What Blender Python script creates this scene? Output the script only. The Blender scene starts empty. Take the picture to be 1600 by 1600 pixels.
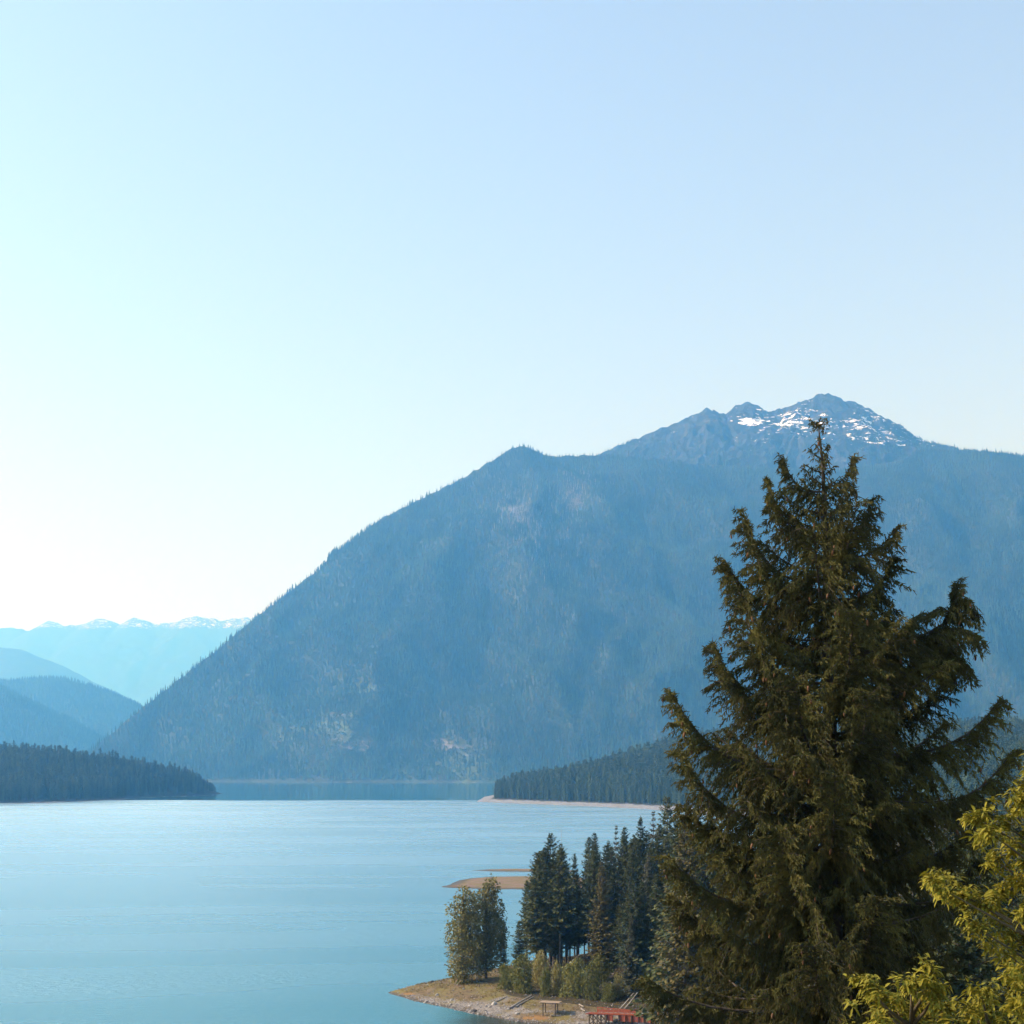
import bpy, math, random
import numpy as np
from mathutils import Vector

random.seed(7)
RNG = np.random.default_rng(11)
R = math.radians
sc = bpy.context.scene
COL = sc.collection

# ------------------------------------------------------------------ camera
FPX, HORIZON, CAM_Z = 2537.0, 1200.0, 50.0       # focal length and horizon in photo pixels, eye height over the lake
cam_d = bpy.data.cameras.new('camera')
cam_d.sensor_width = 36.0
cam_d.lens = FPX / 1600.0 * 36.0
cam_d.shift_y = (HORIZON - 800.0) / 1600.0
cam_d.clip_start, cam_d.clip_end = 0.5, 90000.0
cam = bpy.data.objects.new('camera', cam_d)
COL.objects.link(cam)
cam.location = (0, 0, CAM_Z)
cam.rotation_euler = (R(90), 0, 0)
sc.camera = cam

def P(px, py, y):
    """point at distance y that stands where the photo shows pixel (px, py)"""
    return np.array([(px - 800.0) * y / FPX, y, CAM_Z - (py - HORIZON) * y / FPX])

# ------------------------------------------------------------------ light
SUN_EL, SUN_AZ = 36.0, -94.0      # azimuth: 0 = view direction (+Y), negative = to the left
sun_dir = Vector((math.sin(R(SUN_AZ)) * math.cos(R(SUN_EL)), math.cos(R(SUN_AZ)) * math.cos(R(SUN_EL)), math.sin(R(SUN_EL))))
world = bpy.data.worlds.new('World')
sc.world = world
world.use_nodes = True
wn, wl = world.node_tree.nodes, world.node_tree.links
wn.clear()
sky = wn.new('ShaderNodeTexSky')
sky.sky_type = 'NISHITA'
sky.sun_disc = False
sky.sun_elevation = R(SUN_EL)
sky.sun_rotation = R(SUN_AZ)
sky.altitude = 200.0
sky.air_density = 1.0
sky.dust_density = 1.4
sky.ozone_density = 0.7
bg = wn.new('ShaderNodeBackground')
bg.inputs['Strength'].default_value = 0.137
wo = wn.new('ShaderNodeOutputWorld')
hs = wn.new('ShaderNodeHueSaturation')
hs.inputs['Saturation'].default_value = 0.74
wl.new(sky.outputs[0], hs.inputs['Color'])
wl.new(hs.outputs[0], bg.inputs['Color'])
wl.new(bg.outputs[0], wo.inputs['Surface'])

sun_l = bpy.data.lights.new('sun', 'SUN')
sun_l.energy = 4.5
sun_l.angle = R(0.53)
sun_l.color = (1.0, 0.87, 0.75)
sun = bpy.data.objects.new('sun', sun_l)
COL.objects.link(sun)
sun.rotation_euler = sun_dir.to_track_quat('Z', 'Y').to_euler()
sun.location = (-200, 0, 300)

sc.view_settings.view_transform = 'Standard'
sc.view_settings.look = 'None'
sc.view_settings.gamma = 1.0
sc.view_settings.use_curve_mapping = False
sc.view_settings.exposure = 0.9
sc.render.engine = 'CYCLES'
sc.cycles.max_bounces = 6
sc.cycles.diffuse_bounces = 3
sc.cycles.glossy_bounces = 3
sc.cycles.transmission_bounces = 3
sc.cycles.volume_bounces = 2
sc.cycles.use_denoising = True
sc.cycles.sample_clamp_indirect = 6.0

# ------------------------------------------------------------------ haze (round the whole scene)
def new_mesh(name, V, F, mat=None, smooth=True):
    V = np.asarray(V, dtype=np.float32)
    me = bpy.data.meshes.new(name)
    F = np.asarray(F, dtype=np.int32)
    n, k = F.shape
    me.vertices.add(len(V)); me.vertices.foreach_set('co', V.ravel())
    me.loops.add(n * k); me.loops.foreach_set('vertex_index', F.ravel())
    me.polygons.add(n)
    me.polygons.foreach_set('loop_start', np.arange(0, n * k, k, dtype=np.int32))
    me.polygons.foreach_set('loop_total', np.full(n, k, dtype=np.int32))
    me.polygons.foreach_set('use_smooth', np.full(n, smooth, dtype=bool))
    if mat is not None: me.materials.append(mat)
    me.update(calc_edges=True)
    return me

def link(name, me, parent=None, loc=None):
    o = bpy.data.objects.new(name, me)
    COL.objects.link(o)
    if parent is not None: o.parent = parent
    if loc is not None: o.location = loc
    return o

def tag(o, label=None, cat=None, group=None, kind=None):
    if label: o['label'] = label
    if cat: o['category'] = cat
    if group: o['group'] = group
    if kind: o['kind'] = kind
    return o

HAZE_DENSITY = 1.2e-4
HAZE_COLOR = (0.115, 0.412, 0.86)
hv = np.array([(x, y, z) for z in (-8.0, 2960.0) for y in (-4000.0, 34000.0) for x in (-26000.0, 26000.0)])
hf = [(0, 2, 3, 1), (4, 5, 7, 6), (0, 1, 5, 4), (2, 6, 7, 3), (0, 4, 6, 2), (1, 3, 7, 5)]
hm = bpy.data.materials.new('haze')
hm.use_nodes = True
hn = hm.node_tree.nodes; hn.clear()
pv = hn.new('ShaderNodeVolumePrincipled')
pv.inputs['Color'].default_value = (*HAZE_COLOR, 1)
pv.inputs['Absorption Color'].default_value = (1, 1, 1, 1)
pv.inputs['Density'].default_value = HAZE_DENSITY
pv.inputs['Anisotropy'].default_value = 0.55
ho = hn.new('ShaderNodeOutputMaterial')
hm.node_tree.links.new(pv.outputs[0], ho.inputs['Volume'])
hm.cycles.homogeneous_volume = True
tag(link('haze', new_mesh('haze', hv, hf, hm, False)), kind='stuff')

# ------------------------------------------------------------------ material helper
class NT:
    def __init__(s, name):
        s.m = bpy.data.materials.new(name); s.m.use_nodes = True
        s.n = s.m.node_tree.nodes; s.l = s.m.node_tree.links
        s.b = s.n['Principled BSDF']
        s.b.inputs['Specular IOR Level'].default_value = 0.25
    def node(s, t, **kw):
        q = s.n.new(t)
        for k, v in kw.items():
            if k in q.inputs: s.put(q.inputs[k], v)
            else: setattr(q, k, v)
        return q
    def put(s, sock, v):
        if hasattr(v, 'links') or isinstance(v, bpy.types.NodeSocket): s.l.new(v, sock)
        elif isinstance(v, tuple) and sock.type == 'RGBA' and len(v) == 3: sock.default_value = (*v, 1)
        else: sock.default_value = v
    def noise(s, scale, detail=4, rough=0.55, vec=None, dist=0.0):
        q = s.node('ShaderNodeTexNoise', Scale=scale, Detail=detail, Roughness=rough, Distortion=dist)
        if vec is not None: s.l.new(vec, q.inputs['Vector'])
        return q.outputs['Fac']
    def pos(s): return s.node('ShaderNodeNewGeometry').outputs['Position']
    def mapped(s, vec, scale=(1, 1, 1), rot=(0, 0, 0)):
        q = s.node('ShaderNodeMapping'); s.l.new(vec, q.inputs['Vector'])
        q.inputs['Scale'].default_value = scale; q.inputs['Rotation'].default_value = rot
        return q.outputs[0]
    def ramp(s, f, a, b, lo=0.0, hi=1.0):
        q = s.node('ShaderNodeMapRange'); q.clamp = True; q.interpolation_type = 'SMOOTHSTEP'
        s.put(q.inputs[0], f); q.inputs[1].default_value = a; q.inputs[2].default_value = b
        q.inputs[3].default_value = lo; q.inputs[4].default_value = hi
        return q.outputs[0]
    def mix(s, f, a, b):
        q = s.node('ShaderNodeMix'); q.data_type = 'RGBA'
        s.put(q.inputs[0], f); s.put(q.inputs[6], a); s.put(q.inputs[7], b)
        return q.outputs[2]
    def math(s, op, a, b=0.0):
        q = s.node('ShaderNodeMath'); q.operation = op
        s.put(q.inputs[0], a); s.put(q.inputs[1], b)
        return q.outputs[0]
    def attr(s, name):
        return s.node('ShaderNodeAttribute', attribute_name=name).outputs['Fac']
    def sep(s, vec):
        q = s.node('ShaderNodeSeparateXYZ'); s.l.new(vec, q.inputs[0]); return q.outputs
    def bump(s, h, strength, dist):
        q = s.node('ShaderNodeBump'); s.l.new(h, q.inputs['Height'])
        s.put(q.inputs['Strength'], strength); q.inputs['Distance'].default_value = dist
        s.l.new(q.outputs[0], s.b.inputs['Normal'])
    def done(s, color, rough=0.9):
        s.put(s.b.inputs['Base Color'], color); s.put(s.b.inputs['Roughness'], rough)
        return s.m

def foliage_mat(name, a, b, rnd=0.5, translucent=0.0, nscale=0.3, stands=0.0):
    """leaf colour that varies from tree to tree and from clump to clump"""
    t = NT(name)
    r = t.node('ShaderNodeObjectInfo').outputs['Random']
    tc = t.node('ShaderNodeTexCoord').outputs['Object']
    f = t.math('ADD', t.math('MULTIPLY', r, rnd), t.math('MULTIPLY', t.ramp(t.noise(nscale, 3, 0.6, tc), 0.3, 0.7), 1 - rnd))
    if stands > 0:   # whole stands of trees differ in kind and age
        w = t.noise(1.0, 5, 0.62, t.mapped(t.pos(), (1 / 420, 1 / 420, 1 / 260)), 0.4)
        f = t.math('ADD', t.math('MULTIPLY', f, 1 - stands), t.math('MULTIPLY', t.ramp(w, 0.36, 0.66), stands))
    c = t.mix(f, a, b)
    t.done(c, 0.75)
    if translucent > 0:
        tr = t.node('ShaderNodeBsdfTranslucent'); t.put(tr.inputs['Color'], c)
        ms = t.node('ShaderNodeMixShader'); ms.inputs[0].default_value = translucent
        t.l.new(t.b.outputs[0], ms.inputs[1]); t.l.new(tr.outputs[0], ms.inputs[2])
        t.l.new(ms.outputs[0], t.n['Material Output'].inputs['Surface'])
    return t.m

# ------------------------------------------------------------------ noise in numpy
_perm = np.random.default_rng(3).permutation(512)
_perm = np.concatenate([_perm, _perm])
def perlin(x, y, seed=0):
    xi, yi = np.floor(x).astype(int), np.floor(y).astype(int)
    xf, yf = x - xi, y - yi
    u, v = xf**3 * (xf * (xf * 6 - 15) + 10), yf**3 * (yf * (yf * 6 - 15) + 10)
    def g(ix, iy, fx, fy):
        h = _perm[(_perm[(ix + seed * 57) & 511] + iy) & 511] * (2 * math.pi / 512)
        return np.cos(h) * fx + np.sin(h) * fy
    a = g(xi, yi, xf, yf); b = g(xi + 1, yi, xf - 1, yf)
    c = g(xi, yi + 1, xf, yf - 1); d = g(xi + 1, yi + 1, xf - 1, yf - 1)
    return (a + u * (b - a)) * (1 - v) + (c + u * (d - c)) * v
def fbm(x, y, scale, octaves=4, seed=0, gain=0.5, ridged=False):
    t, amp, tot = 0.0, 1.0, 0.0
    x, y = x / scale, y / scale
    for o in range(octaves):
        n = perlin(x, y, seed + o)
        t = t + amp * ((1 - 2.6 * np.abs(n)) if ridged else n * 1.6)
        tot += amp; amp *= gain; x, y = x * 2.03 + 11.3, y * 2.03 + 5.7
    return t / tot
def sstep(x, a, b):
    t = np.clip((x - a) / (b - a), 0, 1); return t * t * (3 - 2 * t)

def unit(v): return v / (np.linalg.norm(v, axis=-1, keepdims=True) + 1e-9)
def ridge_field(X, Y, pts, slope, back=None):
    """height of the tent hung on a crest line, and the distance to that crest"""
    best = np.full(X.shape, -1e9); dist = np.full(X.shape, 1e9)
    near = np.full(X.shape, 1e9); sl = np.full(X.shape, float(slope)); seg = []
    xy = np.array([p[:2] for p in pts], float); tg = unit(np.diff(xy, axis=0))
    for i, (a, b) in enumerate(zip(pts[:-1], pts[1:])):
        dx, dy = b[0] - a[0], b[1] - a[1]
        t = np.clip(((X - a[0]) * dx + (Y - a[1]) * dy) / (dx * dx + dy * dy + 1e-9), 0, 1)
        d = np.hypot(X - a[0] - t * dx, Y - a[1] - t * dy); seg.append((t, d))
        if back is not None:
            u0, u1 = tg[i] + tg[max(i - 1, 0)], tg[i] + tg[min(i + 1, len(tg) - 1)]     # at a corner the side is read from the mean direction
            side = np.where(t <= 0, u0[0] * (Y - a[1]) - u0[1] * (X - a[0]), np.where(t >= 1, u1[0] * (Y - b[1]) - u1[1] * (X - b[0]), dx * (Y - a[1]) - dy * (X - a[0])))
            sl = np.where(d < near, np.where(side > 0, back, slope), sl); near = np.minimum(near, d)
    for (a, b), (t, d) in zip(zip(pts[:-1], pts[1:]), seg):
        h = a[2] + t * (b[2] - a[2]) - sl * d
        dist = np.where(h > best, d, dist)
        best = np.maximum(best, h)
    ridge_field.slopes = sl
    return best, dist

def grid(x0, x1, y0, y1, step):
    xs = np.arange(x0, x1 + step, step); ys = np.arange(y0, y1 + step, step)
    X, Y = np.meshgrid(xs, ys)
    return X, Y
def grid_faces(X, keep=None):
    h, w = X.shape
    i = np.arange(h * w).reshape(h, w)
    F = np.stack([i[:-1, :-1], i[:-1, 1:], i[1:, 1:], i[1:, :-1]], -1).reshape(-1, 4)
    if keep is not None:
        F = F[keep.ravel()[F].any(1)]
    return F
def compact(V, F, attrs=None):
    used = np.unique(F); remap = np.full(len(V), -1); remap[used] = np.arange(len(used))
    return V[used], remap[F], {k: a[used] for k, a in (attrs or {}).items()}
def terrain(name, X, Y, Z, mat, attrs=None, zmin=-6.0):
    V = np.stack([X.ravel(), Y.ravel(), Z.ravel()], 1)
    F = grid_faces(X, Z > zmin)
    V, F, A = compact(V, F, {k: a.ravel() for k, a in (attrs or {}).items()})
    V[:, 2] = np.maximum(V[:, 2], -6.5)
    me = new_mesh(name, V, F, mat)
    for k, a in A.items():
        at = me.attributes.new(k, 'FLOAT', 'POINT'); at.data.foreach_set('value', a.astype(np.float32))
    return link(name, me)
def sample(X, Y, Z, x, y):
    """bilinear read of a height grid"""
    x0, y0, st = X[0, 0], Y[0, 0], X[0, 1] - X[0, 0]
    fx, fy = (x - x0) / st, (y - y0) / st
    ix = np.clip(np.floor(fx).astype(int), 0, X.shape[1] - 2); iy = np.clip(np.floor(fy).astype(int), 0, X.shape[0] - 2)
    tx, ty = np.clip(fx - ix, 0, 1), np.clip(fy - iy, 0, 1)
    return (Z[iy, ix] * (1 - tx) + Z[iy, ix + 1] * tx) * (1 - ty) + (Z[iy + 1, ix] * (1 - tx) + Z[iy + 1, ix + 1] * tx) * ty
def to_px(X, Y, Z): return 800 + FPX * X / Y, HORIZON - FPX * (Z - CAM_Z) / Y

# ------------------------------------------------------------------ water
def water_material():
    t = NT('lake_water')
    p = t.pos()
    s = t.sep(p)
    # wind streaks and calm slicks lie across the lake; calm water beyond the wind line under the far shore
    st = t.noise(1.0, 4, 0.55, t.mapped(p, (0.0035, 0.011, 1), (0, 0, R(6))), 1.0)
    edge = t.math('ADD', s[1], t.math('MULTIPLY', t.math('SUBTRACT', t.noise(0.004, 3, 0.5, p), 0.5), 160.0))
    calm = t.ramp(edge, 2480, 2560)
    wind = t.math('MULTIPLY', t.ramp(st, 0.30, 0.75, 0.80, 1.08), t.math('SUBTRACT', 1.0, t.math('MULTIPLY', calm, 0.93)))
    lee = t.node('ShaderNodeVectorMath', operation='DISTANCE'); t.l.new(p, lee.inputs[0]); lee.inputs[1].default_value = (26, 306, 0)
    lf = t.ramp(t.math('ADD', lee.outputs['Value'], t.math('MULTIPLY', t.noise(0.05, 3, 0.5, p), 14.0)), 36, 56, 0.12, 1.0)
    wind = t.math('MULTIPLY', wind, lf)
    n1 = t.noise(1.0, 5, 0.62, t.mapped(p, (0.30, 0.62, 1), (0, 0, R(-12))), 0.3)
    n2 = t.noise(1.0, 3, 0.6, t.mapped(p, (1.5, 2.6, 1), (0, 0, R(9))))
    h = t.math('ADD', n1, t.math('MULTIPLY', n2, 0.22))
    fade = t.ramp(s[1], 250, 2200, 1.0, 0.25)
    bp = t.node('ShaderNodeBump'); t.l.new(h, bp.inputs['Height'])
    t.put(bp.inputs['Strength'], t.math('MULTIPLY', wind, fade)); bp.inputs['Distance'].default_value = 0.8
    # deep water below, mirror of the sky on top; the share follows the angle of view (Schlick)
    lw = t.node('ShaderNodeLayerWeight', Blend=0.5)
    lb = t.node('ShaderNodeLayerWeight', Blend=0.5); t.l.new(bp.outputs[0], lb.inputs['Normal'])
    fl, fb_ = t.math('POWER', lw.outputs['Facing'], 5.0), t.math('POWER', lb.outputs['Facing'], 5.0)     # whole surface and single ripples
    fr = t.math('ADD', 0.02, t.math('MULTIPLY', t.math('ADD', t.math('MULTIPLY', fl, 0.78), t.math('MULTIPLY', fb_, 0.22)), 0.98))
    gl = t.node('ShaderNodeBsdfGlossy', Color=(0.86, 0.97, 1.0))
    t.put(gl.inputs['Roughness'], t.math('ADD', 0.05, t.math('MULTIPLY', wind, 0.235)))
    t.l.new(bp.outputs[0], gl.inputs['Normal'])
    # clear deep water, and the trees' dark reflection painted into the colour by the spit
    df = t.node('ShaderNodeBsdfDiffuse')
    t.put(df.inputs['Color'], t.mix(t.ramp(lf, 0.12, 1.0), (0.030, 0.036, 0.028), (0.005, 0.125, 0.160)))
    ms = t.node('ShaderNodeMixShader'); t.put(ms.inputs[0], fr)
    t.l.new(df.outputs[0], ms.inputs[1]); t.l.new(gl.outputs[0], ms.inputs[2])
    t.l.new(ms.outputs[0], t.n['Material Output'].inputs['Surface'])
    return t.m
wv = [(-25500, -3500, 0), (25500, -3500, 0), (25500, 33500, 0), (-25500, 33500, 0)]
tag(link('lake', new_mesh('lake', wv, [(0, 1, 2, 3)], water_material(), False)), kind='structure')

# ------------------------------------------------------------------ rock, snow, forest floor
def slope_material(name, floor_a, floor_b, rock, brush, shore=1.6, snow=None):
    t = NT(name)
    p = t.pos(); s = t.sep(p)
    n = t.noise(0.012, 6, 0.62, p)
    c = t.mix(t.ramp(n, 0.35, 0.65), floor_a, floor_b)
    rk = t.attr('rock'); br = t.attr('brush')
    nb = t.noise(0.03, 5, 0.65, p)
    c = t.mix(t.ramp(t.math('ADD', br, t.math('MULTIPLY', t.math('SUBTRACT', nb, 0.5), 1.0)), 0.45, 0.75), c, brush)
    nr = t.noise(0.022, 7, 0.7, t.mapped(p, (1, 1, 1.6)))
    rc = t.mix(t.ramp(t.noise(0.06, 5, 0.7, p), 0.3, 0.7), tuple(v * 0.55 for v in rock), rock)
    c = t.mix(t.ramp(t.math('ADD', rk, t.math('MULTIPLY', t.math('SUBTRACT', nr, 0.5), 1.4)), 0.5, 0.7), c, rc)
    if snow:
        g = t.node('ShaderNodeNewGeometry')
        sn = t.attr('snow')
        fine = t.math('ADD', t.math('MULTIPLY', t.noise(1.0, 4, 0.6, t.mapped(p, (0.008, 0.016, 0.022), (0, R(24), 0)), 0.4), 0.30), t.math('MULTIPLY', t.noise(1.0, 4, 0.62, t.mapped(p, (0.020, 0.03, 0.065), (0, R(22), 0)), 0.6), 0.70))
        f = t.ramp(t.math('ADD', sn, t.math('MULTIPLY', t.math('SUBTRACT', fine, 0.5), 2.8)), 0.60, 0.66)
        c = t.mix(f, c, (0.85, 0.87, 0.90))
    if shore:
        c = t.mix(t.ramp(t.math('ADD', s[2], t.math('MULTIPLY', t.noise(0.05, 3, 0.6, p), 3.0)), shore - 0.4, shore + 0.4), (0.190, 0.198, 0.212), c)
    t.bump(t.noise(0.05, 6, 0.7, p), 0.7, 14.0)
    return t.done(c, 0.95)

M_MOUNTAIN = slope_material('mountain_ground', (0.022, 0.032, 0.018), (0.040, 0.048, 0.024), (0.155, 0.145, 0.135), (0.070, 0.092, 0.040))
M_SUMMIT = slope_material('summit_rock', (0.018, 0.024, 0.022), (0.036, 0.040, 0.038), (0.085, 0.082, 0.080), (0.05, 0.06, 0.04), False, True)
M_FAR = slope_material('far_ground', (0.020, 0.032, 0.016), (0.040, 0.048, 0.024), (0.16, 0.15, 0.14), (0.05, 0.06, 0.03), False, True)

def zero_attrs(X, **kw):
    d = {k: np.zeros(X.shape) for k in ('rock', 'brush', 'snow')}; d.update(kw); return d

# ------------------------------------------------------------------ main mountain
def jagged(pts, seed, amp=3.6, step=5.0, fade=True):
    g = np.random.default_rng(seed); a = np.array(pts, float)
    px = np.arange(a[0, 0], a[-1, 0], step)
    j = g.normal(0, amp, len(px)) * (1 if not fade else np.interp(px, [1000, 1100, 1400, 1470], [0.4, 1, 1, 0.3]))
    return [(p, np.interp(p, a[:, 0], a[:, 1]) + abs(k) * 0.6 + 0.4 * k, np.interp(p, a[:, 0], a[:, 2])) for p, k in zip(px, j)]
TREE = 9.0   # the crest pixels below are tree tops; the ground lies that many pixels lower
front = [(20, 1245, 6100), (130, 1172, 6250), (210, 1105, 6450), (300, 1035, 6700), (380, 972, 6900), (460, 908, 7080), (540, 848, 7250),
         (600, 798, 7380), (650, 773, 7480), (720, 738, 7620), (770, 708, 7720), (800, 691, 7800), (815, 686, 7820), (832, 693, 7850),
         (855, 703, 7880), (950, 700, 7950), (1000, 706, 7950), (1100, 716, 7900), (1200, 722, 7900), (1300, 724, 7950), (1400, 712, 8050),
         (1440, 690, 8250), (1540, 696, 8300), (1600, 704, 8300), (1800, 735, 8300), (2300, 800, 8200)]
def crest(pts, tree=0.0): return [P(a, b + tree, y) for a, b, y in pts]
spurs = [[(815, 690, 7800), (880, 800, 7450), (930, 930, 6950), (980, 1080, 6400), (1040, 1235, 5900)],
         [(600, 805, 7380), (640, 900, 7000), (650, 1010, 6500), (610, 1100, 6150), (560, 1235, 5850)],
         [(1100, 722, 7900), (1180, 850, 7400), (1250, 1000, 6800), (1300, 1180, 6100), (1320, 1240, 5900)],
         [(1440, 700, 8200), (1500, 850, 7600), (1560, 1000, 6900), (1640, 1200, 6000)],
         [(1800, 740, 8300), (1830, 900, 7500), (1860, 1200, 6000)]]
GX, GY = grid(-2600, 4800, 5500, 9300, 20)
Hm, Dm = ridge_field(GX, GY, crest(front, TREE), 0.80, 2.2)
FRONT = ridge_field.slopes < 1.0
for sp in spurs:
    h, d = ridge_field(GX, GY, crest(sp, 26.0), 0.62)
    h = np.where(FRONT, h, -1e9)
    Dm = np.where(h > Hm, d, Dm); Hm = np.maximum(Hm, h)
wx, wy = GX + 90 * fbm(GX, GY, 420, 3, 40), GY + 90 * fbm(GX, GY, 420, 3, 50)
amp = np.clip(Dm * 0.40, 2, 230) * (0.12 + 0.88 * sstep(Hm, 0, 260))
Hm = Hm + amp * (fbm(wx, wy * 0.55, 640, 5, 21, 0.46, True) - 0.25) + np.clip(Dm * 0.1, 2, 16) * fbm(GX, GY, 90, 3, 5)
mpx, mpy = to_px(GX, GY, Hm)
patch = lambda cx, cy, rx, ry: np.exp(-(((mpx - cx) / rx) ** 2 + ((mpy - cy) / ry) ** 2))
low = 0.8 * sstep(mpy, 1000, 1120) * (1 - sstep(mpx, 850, 1050)) * sstep(mpx, 220, 460)
clump = fbm(GX, GY, 260, 4, 71)
rock = 0.25 * low + 0.55 * patch(645, 1082, 42, 22) + 0.5 * patch(520, 1118, 40, 10) + 0.45 * patch(930, 1068, 34, 8) + 0.4 * patch(720, 1165, 90, 16) + 0.4 * patch(560, 1165, 80, 16)
rock += 0.52 * patch(905, 775, 26, 40) + 0.42 * patch(800, 790, 40, 36) + 0.36 * patch(830, 880, 50, 60) + 0.5 * patch(812, 688, 22, 14) + 0.2 * patch(550, 860, 30, 20)
brush = 0.42 * low + 0.5 * patch(725, 1010, 40, 12) + 0.5 * patch(600, 1075, 60, 16) + 0.4 * patch(480, 1135, 80, 24) + 0.3 * patch(960, 955, 20, 30) + 0.3 * patch(660, 1190, 160, 26)
burn = patch(905, 775, 40, 50) + patch(800, 790, 60, 50) + 0.9 * patch(830, 880, 70, 70) + 0.4 * patch(960, 960, 60, 80)
rock = np.clip(rock + 0.45 * clump * sstep(rock, 0.05, 0.25), 0, 1); brush = np.clip(brush + 0.6 * clump * sstep(brush, 0.05, 0.25), 0, 1)
tag(terrain('mountain', GX, GY, Hm, M_MOUNTAIN, zero_attrs(GX, rock=rock, brush=brush)), kind='structure')

# snow-streaked rocky summit behind it
peak = [(900, 735, 8700), (965, 697, 8750), (1010, 681, 8800), (1060, 662, 8850), (1085, 650, 8890), (1105, 640, 8900), (1122, 645, 8920), (1137, 650, 8930), (1150, 638, 8950), (1170, 628, 8960),
        (1186, 633, 8960), (1200, 646, 8950), (1222, 640, 8950), (1240, 632, 8950), (1262, 625, 8970), (1285, 617, 9000), (1300, 616, 9000), (1320, 625, 9000), (1345, 634, 9000), (1375, 652, 9000), (1405, 671, 8980),
        (1440, 690, 8950), (1500, 702, 8900), (1700, 725, 8900)]
SX, SY = grid(250, 3400, 8150, 9600, 8)
Hs, Ds = ridge_field(SX, SY, crest(jagged(peak, 12), -1.0), 0.78)
for sp in ([(1105, 640, 8900), (1120, 690, 8600), (1130, 735, 8300)], [(1295, 616, 9000), (1250, 660, 8750), (1225, 720, 8350)], [(1340, 634, 9000), (1370, 690, 8650), (1400, 735, 8300)]):
    h, d = ridge_field(SX, SY, crest(sp, 2.0), 0.85)
    Ds = np.where(h > Hs, d, Ds); Hs = np.maximum(Hs, h)
Hs = Hs + np.clip(Ds * 0.36, 20, 66) * (fbm(SX + 40 * fbm(SX, SY, 160, 2, 9), SY, 210, 6, 33, 0.58, True) - 0.2) + 16 * fbm(SX, SY, 52, 4, 77, 0.6)
spx, spy = to_px(SX, SY, Hs)
sp_ = lambda cx, cy, rx, ry: np.exp(-(((spx - cx) / rx) ** 2 + ((spy - cy) / ry) ** 2))
snow = 0.21 + 0.16 * sp_(1440, 698, 60, 16) + 0.55 * sp_(1170, 657, 26, 8) + 0.34 * sp_(1245, 655, 55, 22) + 0.30 * sp_(1360, 668, 66, 34) + 0.1 * sp_(1200, 690, 60, 20) - 0.45 * sp_(1305, 632, 24, 14) - 0.3 * sp_(1110, 665, 26, 26)
snow -= 0.35 * sstep(spy, 690, 720)
tag(terrain('summit', SX, SY, Hs, M_SUMMIT, zero_attrs(SX, rock=0.42 + 0.3 * fbm(SX, SY, 150, 3, 8), snow=snow), zmin=900), kind='structure')

# ------------------------------------------------------------------ far ranges on the left
def range_mesh(name, pts, slope, step, x0, x1, y0, y1, rough, snow_py=None, tree=0.0, seed=0):
    X, Y = grid(x0, x1, y0, y1, step)
    H, D = ridge_field(X, Y, crest(pts, tree), slope)
    H = H + np.clip(D * 0.22, step * 0.45, rough) * (fbm(X + 0.2 * rough * fbm(X, Y, rough * 4, 2, seed), Y, rough * 8, 5, seed + 3, 0.52, True) - 0.2)
    px, py = to_px(X, Y, H)
    sn = np.full(X.shape, -3.0) if snow_py is None else 0.50 - 0.7 * sstep(py, snow_py - 8, snow_py + 8)
    tag(terrain(name, X, Y, H, M_FAR, zero_attrs(X, snow=sn)), kind='structure')
    return X, Y, H
far_pts = [(-260, 990, 30000), (-60, 985, 30000), (0, 981, 30000), (25, 980, 30000), (48, 986, 30000), (62, 978, 30000), (75, 969, 30000), (100, 975, 30000), (130, 975, 30000), (155, 965, 30000), (190, 975, 30000),
           (208, 964, 30000), (225, 968, 30000), (242, 974, 30000), (268, 973, 30000), (290, 966, 30000), (312, 961, 30000), (345, 968, 30000), (380, 964, 30000), (440, 970, 30000), (600, 985, 30000)]
range_mesh('far_snow_range', jagged(far_pts, 21, 2.6, 7.0, False), 0.7, 42, -13800, -1600, 26800, 31800, 200, 985, seed=101)
range_mesh('far_hill', [(-400, 1000, 19000), (-100, 1005, 19000), (0, 1013, 19000), (35, 1016, 19000), (80, 1034, 19000), (125, 1055, 19000), (170, 1085, 19000), (240, 1130, 19000), (330, 1190, 19000)], 0.6, 70, -9600, -2300, 16700, 20500, 130, seed=111)
hill3 = range_mesh('middle_hill', [(-300, 1075, 11200), (0, 1059, 11000), (45, 1058, 11000), (95, 1057, 10900), (135, 1065, 10800), (175, 1081, 10700), (208, 1099, 10600), (260, 1130, 10500), (330, 1180, 10300)], 0.55, 40, -5600, -1500, 9300, 11900, 80, tree=4, seed=121)
hill4 = range_mesh('near_hill', [(-400, 980, 9200), (-150, 1010, 9000), (0, 1071, 8800), (20, 1084, 8700), (65, 1115, 8500), (110, 1149, 8300), (130, 1170, 8200), (170, 1205, 8000)], 0.6, 40, -4400, -1500, 7200, 9800, 80, tree=4, seed=131)

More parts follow.
